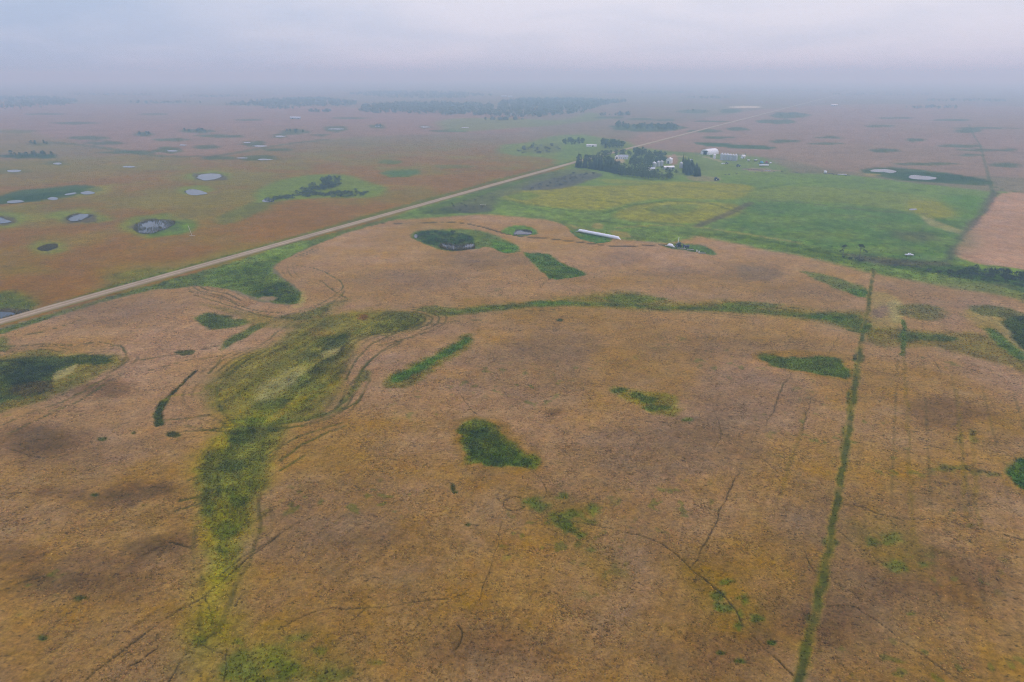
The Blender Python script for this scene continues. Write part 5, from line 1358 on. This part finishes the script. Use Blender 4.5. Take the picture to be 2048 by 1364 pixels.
# grain bag unloader with auger and big wheels
o = thing('bag_unloader', 'dark blue grain bag unloader with raised auger beside the tractor', 'farm machine', 1370, 495.5, 160); o.scale = (.8, .8, .8)
part('body', bx(-2.4, 2.0, -1.4, 1.4, .8, 2.4), M_NAVY, o)
part('drum', (lambda B: (B.tube((-2.8, -1.7, 1.6), (-2.8, 1.7, 1.6), 1.1, 1.1, 14), B)[1])(Buf()), M_NAVY, o)
part('auger', (lambda B: (B.tube((.5, 0, 2.2), (5.6, .6, 5.4), .3, .3, 8), B.tube((5.6, .6, 5.6), (5.7, .6, 4.2), .35, .25, 8), B)[2])(Buf()), M_GREENP, o)
for y_ in (-1.7, 1.7): wheel(o, .6, y_, .9, .5)
o = thing('auger', 'tall pale grain auger standing behind the dark green tractor', 'auger', 1356, 489, 70); o.scale = (.8, .8, .8)
part('tube', (lambda B: (B.tube((-3.4, 0, .6), (3.6, 0, 6.6), .22, .22, 8), B)[1])(Buf()), M_GALV, o)
part('hopper', bx(-4.0, -2.9, -.6, .6, .3, .9), M_RED, o)
part('spout', (lambda B: (B.tube((3.6, 0, 6.7), (3.9, 0, 5.4), .28, .2, 8), B)[1])(Buf()), M_RED, o)
Fr = Buf()
for y_ in (-1.1, 1.1): Fr.tube((-.6, y_, .5), (1.4, 0, 4.7), .08, .08, 5); Fr.tube((.9, y_, .5), (-.9, 0, 2.7), .08, .08, 5)
part('undercarriage', Fr, M_RED, o)
for y_ in (-1.3, 1.3): wheel(o, .1, y_, .5, .25)

# plastic grain bags: long sausage with folded ends and slight slumping
def grain_bag(p0, p1, rad, label, tail=2.5, name='grain_bag'):
    (x0, y0), (x1, y1) = at1(*p0), at1(*p1)
    Ln = math.hypot(x1 - x0, y1 - y0)
    o = bpy.data.objects.new(name, None); COL.objects.link(o)
    o.location = (x0, y0, zat((x0 + x1) / 2, (y0 + y1) / 2)); o.rotation_euler = (0, 0, math.atan2(y1 - y0, x1 - x0))
    o['label'] = label; o['category'] = 'grain bag'
    B = Buf(); ns = max(8, int(Ln / 1.5)); nc = 14; rg = random.Random(int(Ln))
    for i in range(ns + 1):
        u = Ln * i / ns; k = min(1.0, .35 + u / 2.0) * min(1.0, .35 + (Ln - u) / 2.0) * rg.uniform(.96, 1.04)
        for j in range(nc):
            a = 2 * math.pi * j / nc
            B.v.append((u, math.cos(a) * rad * 1.12 * k, max(-.05, (math.sin(a) * .88 + .8) * rad * k)))
    for i in range(ns):
        for j in range(nc):
            a = i * nc + j; b2 = i * nc + (j + 1) % nc
            B.l += [a, b2, b2 + nc, a + nc]; B.c.append(4)
    part('bag', B, M_PLASTIC, o, True)
    T_ = Buf()
    for s, u in ((1, 0.0), (-1, Ln)):
        T_.face([(u + s * .2, -rad * .6, .05), (u - s * tail, -rad * .35, .04), (u - s * tail, rad * .35, .04), (u + s * .2, rad * .6, .05)])
        T_.face([(u + s * .3, -rad * .55, .9), (u - s * tail * .6, -rad * .3, .1), (u - s * tail * .6, rad * .3, .1), (u + s * .3, rad * .55, .9)])
    part('folded_end', T_, M_PLASTIC, o)
    return o
grain_bag((1156, 463), (1239, 478.5), 1.45, 'long white plastic grain bag lying on grass at the crop edge')
grain_bag((1334, 492), (1347, 494), 1.3, 'short white remains of a grain bag left of the tractor', 1.5)
B = Buf(); B.box(-3.2, 3.2, -.3, .3, 0, .35)
def plank(px, py, head, label, l_=1.0):
    o = thing('pipe', label, 'pipe', px, py, head)
    Tb = Buf(); Tb.tube((-3.2 * l_, 0, .35), (3.2 * l_, 0, .35), .34, .34, 10); Tb.tube((3.2 * l_, 0, .35), (-3.2 * l_, 0, .35), .34, .34, 10); part('barrel', Tb, M_CREAM, o)
    for s in (-1, 1):
        Fl = Buf(); Fl.tube((3.2 * l_ * s - .08, 0, .37), (3.2 * l_ * s + .08, 0, .37), .44, .44, 10); Fl.tube((3.2 * l_ * s + .08, 0, .37), (3.2 * l_ * s - .08, 0, .37), .44, .44, 10); part('flange', Fl, M_CREAM, o)
plank(1363, 497.5, -14, 'pale pipe lying in front of the tractor', .9)
plank(1380.5, 500, -18, 'short pale pipe lying right of the unloader', .75)
plank(1404, 507, -12, 'pale pipe at the right end of the line of pipes', .8)
plank(966, 410.5, -22, 'white pipe lying in the weeds beside the road', .9)
for k, (fx, fy, lb) in enumerate([(1393.5, 503.5, 'left pale barrel near the last pipe'), (1398, 505.5, 'right pale barrel near the last pipe')]):
    o = thing('barrel', lb, 'barrel', fx, fy)
    Bb = Buf(); lathe(Bb, [(.45, 0), (.5, .3), (.5, 1.1), (.45, 1.35)], 14); part('drum', Bb, M_CREAM, o); Bb = Buf(); lathe(Bb, [(.3, 1.35), (.3, 1.45)], 10); part('lid', Bb, M_WHITE, o)

# machinery lot behind the pasture
def combine(px, py, head, label, mat):
    o = thing('combine_harvester', label, 'combine', px, py, head)
    part('body', bx(-3.4, 1.6, -1.5, 1.5, 1.2, 3.4), mat, o); part('grain_tank', bx(-1.8, 1.0, -1.4, 1.4, 3.4, 4.1), mat, o)
    cab = part('cab', bx(1.6, 2.9, -.9, .9, 1.7, 3.6), M_GLASS, o); part('roof', bx(1.5, 3.1, -1.0, 1.0, 3.6, 3.8), mat, cab)
    part('header', bx(3.6, 4.8, -3.4, 3.4, .3, 1.0), mat, o); part('feeder', bx(2.2, 3.7, -.6, .6, .6, 1.4), mat, o)
    for y_ in (-1.7, 1.7): wheel(o, 1.3, y_, .95, .6); wheel(o, -2.6, y_ * .8, .6, .4)
    return o
combine(1522.5, 328, 100, 'light blue combine in the machinery lot right of the bins', M_BLUE)
combine(1533, 327.5, 60, 'red combine next to the light blue one in the machinery lot', M_RED)
def trailer(px, py, head, label, l_, h_, mat, cat='trailer'):
    o = thing('trailer', label, cat, px, py, head)
    part('box', bx(-l_ / 2, l_ / 2, -1.25, 1.25, 1.0, 1.0 + h_), mat, o); part('chassis', bx(-l_ / 2, l_ / 2 + 1.0, -.6, .6, .7, 1.0), M_TYRE, o)
    for x_ in (-l_ / 2 + 1.0, -l_ / 2 + 2.2):
        for y_ in (-1.05, 1.05): wheel(o, x_, y_, .5, .3)
    Lg = Buf(); Lg.tube((l_ / 2 - 1, 0, 0), (l_ / 2 - 1, 0, .8), .1, .1, 6); part('leg', Lg, M_TYRE, o)
trailer(1527.5, 333, -6, 'long white semi trailer in front of the combines', 13, 2.3, M_WHITE)
trailer(1650, 347.5, 80, 'white box trailer at the left end of the far machinery row', 6, 2.8, M_WHITE)
trailer(1511, 322.5, 10, 'pale small trailer left of the combines', 4.5, 1.6, M_GALV)
trailer(1684, 350.5, -6, 'low pale flatbed trailer on the far machinery row', 11, .5, M_WHITE)
trailer(1497, 322.5, 8, 'small white wagon between the shed and the machinery lot', 3.2, 1.6, M_WHITE)
trailer(1382.5, 322, 4, 'small white wagon behind the triangular spruce clump', 4, 1.6, M_WHITE)
tractor(1432, 361, 20, 'dark tractor parked on the pasture right of the spruce clump', M_NAVY, 1.3)
tractor(1476, 333.5, 10, 'dark green tractor standing in front of the steel bins', M_GREENP, 1.2)
tractor(1453, 328, -10, 'dark blue tractor beside the white pickup by the bins', M_NAVY, 1.0)
def implement(px, py, head, label, mat, s=1.0):
    o = thing('tillage_implement', label, 'farm implement', px, py, head); o.scale = (s, s, s)
    Fr = Buf()
    for y_ in (-1.6, 0, 1.6): Fr.box(-3.5, 3.5, y_ - .08, y_ + .08, .7, .88)
    for x_ in (-3.4, -1.2, 1.2, 3.4): Fr.box(x_ - .08, x_ + .08, -1.7, 1.7, .6, .7)
    part('frame', Fr, mat, o)
    Tn = Buf()
    for k in range(12): Tn.tube((-3.3 + .6 * k, (-1.6, 0, 1.6)[k % 3], .75), (-3.2 + .6 * k, (-1.6, 0, 1.6)[k % 3] - .3, 0), .05, .04, 4)
    part('tines', Tn, M_RUSTY, o)
    Ht = Buf(); Ht.tube((-.8, 1.7, .75), (0, 4.0, .6), .08, .08, 5); Ht.tube((.8, 1.7, .75), (0, 4.0, .6), .08, .08, 5); part('hitch', Ht, mat, o)
    for x_ in (-2.2, 2.2): wheel(o, x_, .8, .45, .25)
for fx, fy, lb, m_ in [(1492, 339, 'rusty implement first from left on the machinery line', M_RUSTY), (1501, 339.5, 'reddish implement second from left on the machinery line', M_RED), (1511, 340.3, 'rusty implement third from left on the machinery line', M_RUSTY),
                       (1521, 341, 'rusty implement fourth from left on the machinery line', M_RUSTY), (1535, 342, 'grey implement at the right end of the machinery line', M_GALV), (1661, 348.5, 'dark implement next to the white box trailer', M_NAVY), (1671, 349.5, 'rusty implement in the middle of the far machinery row', M_RUSTY),
                       (1695, 351.5, 'dark implement at the right end of the far machinery row', M_NAVY)]:
    implement(fx, fy, TR.uniform(-15, 15), lb, m_, 1.1)

# pale pole out in the brown field
o = thing('marker_pole', 'pale leaning pole with a cross foot standing in the brown field by the round pond', 'pole', 384.5, 472, 0)
P_ = Buf(); P_.tube((0, 0, 0), (-1.9, 0, 8.6), .26, .18, 8); part('post', P_, M_WOODP, o)
P_ = Buf(); P_.tube((-2.2, 0, .2), (2.4, 0, .2), .22, .22, 6); P_.tube((0, -1.2, .2), (0, 1.2, .2), .2, .2, 6); part('foot', P_, M_WOODP, o)
# ------------------------------------------------------------------ standing growth: crop clumps and grass tufts (nobody could count them)
def tuft_material(name):
    m, t, b = pbsdf(name, None, 1.0, 0, 0.0)
    a = t.nodes.new('ShaderNodeAttribute'); a.attribute_name = 'cover'
    t.links.new(a.outputs['Color'], b.inputs['Base Color'])
    return m
M_TUFT = tuft_material('standing_growth')

def scatter_points(n, r0, r1, power):
    """random points over the view's sector, thinning with distance"""
    u = RNG.random(n)
    e = power
    r = (r0 ** e + u * (r1 ** e - r0 ** e)) ** (1 / e)
    a = (RNG.random(n) * 84 - 42) * math.pi / 180
    return r * np.sin(a), r * np.cos(a)

def clumps(name, x, y, z, col, rad, hgt, spikes):
    """low leaning pyramids (crop) or upright blades (grass), joined"""
    n = len(x); base = np.stack([x, y, z], 1)
    a0 = RNG.random(n) * 6.283
    if not spikes:
        k = 3
        ring = np.stack([np.stack([np.cos(a0 + 6.283 * i / k) * rad, np.sin(a0 + 6.283 * i / k) * rad, np.full(n, -.12)], 1) for i in range(k)], 1)
        top = np.stack([RNG.normal(0, .35, n) * rad, RNG.normal(0, .35, n) * rad, hgt], 1)[:, None]
        V = (base[:, None] + np.concatenate([ring, top], 1)).reshape(-1, 3)
        o4 = np.arange(n)[:, None] * 4
        f = np.concatenate([np.stack([o4[:, 0] + i, o4[:, 0] + (i + 1) % k, o4[:, 0] + 3], 1) for i in range(k)], 1).reshape(-1, 3)
        me = mesh_np(name, V, f, np.full(len(f), 3), M_TUFT); per = 4
        cc = np.repeat(col, 4, 0).reshape(n, 4, 3); cc[:, :3] *= .55; cc[:, 3] *= 1.3  # shading put into the colour: bases darkened, tips lightened
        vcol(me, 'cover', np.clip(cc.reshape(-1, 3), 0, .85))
    else:
        Vs = []
        for i in range(3):
            a = a0 + i * 2.1
            d = np.stack([np.cos(a), np.sin(a), 0 * a], 1)
            Vs += [base + d * rad[:, None] * .6 + [0, 0, -.1], base - d * rad[:, None] * .6 + [0, 0, -.1],
                   base + np.stack([RNG.normal(0, .4, n) * rad, RNG.normal(0, .4, n) * rad, hgt * RNG.uniform(.7, 1.2, n)], 1)]
        V = np.stack(Vs, 1).reshape(-1, 3)
        f = np.arange(len(V)).reshape(-1, 3)
        me = mesh_np(name, V, f, np.full(len(f), 3), M_TUFT)
        cc = np.repeat(col, 9, 0).reshape(n, 9, 3); cc = cc * np.array([1.28, 1.12, .8]); cc[:, [2, 5, 8]] *= 1.6; cc[:, [0, 1, 3, 4, 6, 7]] *= .95  # blades brightened in colour, tips most, to offset weak light on upright faces
        vcol(me, 'cover', np.clip(cc.reshape(-1, 3), 0, .85))
    return put(name, me, None, 'stuff')

X, Y = scatter_points(230000, 100, 520, 1.15)
C_, G_, D_, K_ = surface(X, Y)
Zs = land_z(X, Y, D_)
rr_ = np.hypot(X, Y)
u = RNG.random(len(X))
fade = 1 - sstep(380, 520, rr_)
keep = RNG.random(len(X)) < fade
isg = (G_ > RNG.uniform(.25, .95, len(X))) & keep
isc = keep & (~isg) & (K_ > .5) & (D_ < .22)
jit = np.clip(RNG.normal(1.0, .22, len(X)), .45, 1.6)[:, None]
tint = 1 + RNG.normal(0, .05, (len(X), 3))
C2 = C_ * jit * tint
m = isc
size = np.clip(.30 + .00075 * rr_, .3, .75) * RNG.uniform(.7, 1.35, len(X))
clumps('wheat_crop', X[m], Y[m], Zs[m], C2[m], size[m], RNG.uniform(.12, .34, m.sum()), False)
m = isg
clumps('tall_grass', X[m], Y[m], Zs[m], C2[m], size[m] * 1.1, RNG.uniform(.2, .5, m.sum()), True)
# denser tufts in the green places
xs, ys = scatter_points(260000, 100, 620, 1.2)
g_near = surface(xs, ys)
m = (g_near[1] > RNG.uniform(.35, 1.0, len(xs))) & (RNG.random(len(xs)) < 1 - sstep(380, 610, np.hypot(xs, ys)))
print('grass', m.sum())
xs, ys = xs[m], ys[m]; cg = g_near[0][m] * np.clip(RNG.normal(1.0, .24, m.sum()), .45, 1.7)[:, None] * (1 + RNG.normal(0, .06, (m.sum(), 3)))
r2 = np.hypot(xs, ys)
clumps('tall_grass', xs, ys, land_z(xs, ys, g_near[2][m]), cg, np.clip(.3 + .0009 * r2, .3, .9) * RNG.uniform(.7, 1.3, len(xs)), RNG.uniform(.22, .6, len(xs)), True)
# reeds standing in the shallow ponds
RX, RY, RZ = [], [], []
for p, c, rad, lev, kind in PONDS:
    if not kind: continue
    a = np.array(p); lo, hi = a.min(0), a.max(0)
    qx = RNG.uniform(lo[0], hi[0], 2600); qy = RNG.uniform(lo[1], hi[1], 2600)
    d = -sdist(qx, qy, p)
    keep = (d > -1.5) & (fbm(qx, qy, 12, 3, 91) + 1.0 * np.exp(-np.abs(d) / (4 if kind == 'reedy' else 2)) - (.25 if kind == 'reedy' else 1.0) > RNG.uniform(-.3, .9, len(qx)))
    RX.append(qx[keep]); RY.append(qy[keep]); RZ.append(np.full(keep.sum(), lev))
RX, RY, RZ = map(np.concatenate, (RX, RY, RZ))
clumps('reeds', RX, RY, RZ, np.tile(alb(88, 84, 64), (len(RX), 1)) * RNG.uniform(.6, 1.3, (len(RX), 1)), np.full(len(RX), .35), RNG.uniform(.6, 1.5, len(RX)), True)
# ------------------------------------------------------------------ morning haze: one closed box of even density
HZ = 60500.0
hx = HZ; zb, zt = -8.0, CAM_H + 55.0
hv = [(-hx, -hx, zb), (hx, -hx, zb), (hx, hx, zb), (-hx, hx, zb), (-hx, -hx, zt), (hx, -hx, zt), (hx, hx, zt), (-hx, hx, zt)]
hf = [(0, 3, 2, 1), (4, 5, 6, 7), (0, 1, 5, 4), (1, 2, 6, 5), (2, 3, 7, 6), (3, 0, 4, 7)]
hme = bpy.data.meshes.new('haze'); hme.from_pydata(hv, [], hf)
hm = bpy.data.materials.new('haze'); hm.use_nodes = True
t = hm.node_tree; t.nodes.clear()
ho = t.nodes.new('ShaderNodeOutputMaterial'); pv = t.nodes.new('ShaderNodeVolumePrincipled')
pv.inputs['Color'].default_value = (0.50, 0.80, 1.0, 1)
pv.inputs['Absorption Color'].default_value = (0.66, 0.36, 1.0, 1)
pv.inputs['Density'].default_value = HAZE_D
pv.inputs['Anisotropy'].default_value = 0.2
t.links.new(pv.outputs[0], ho.inputs['Volume'])
hme.materials.append(hm)
put('haze', hme, None, 'stuff')
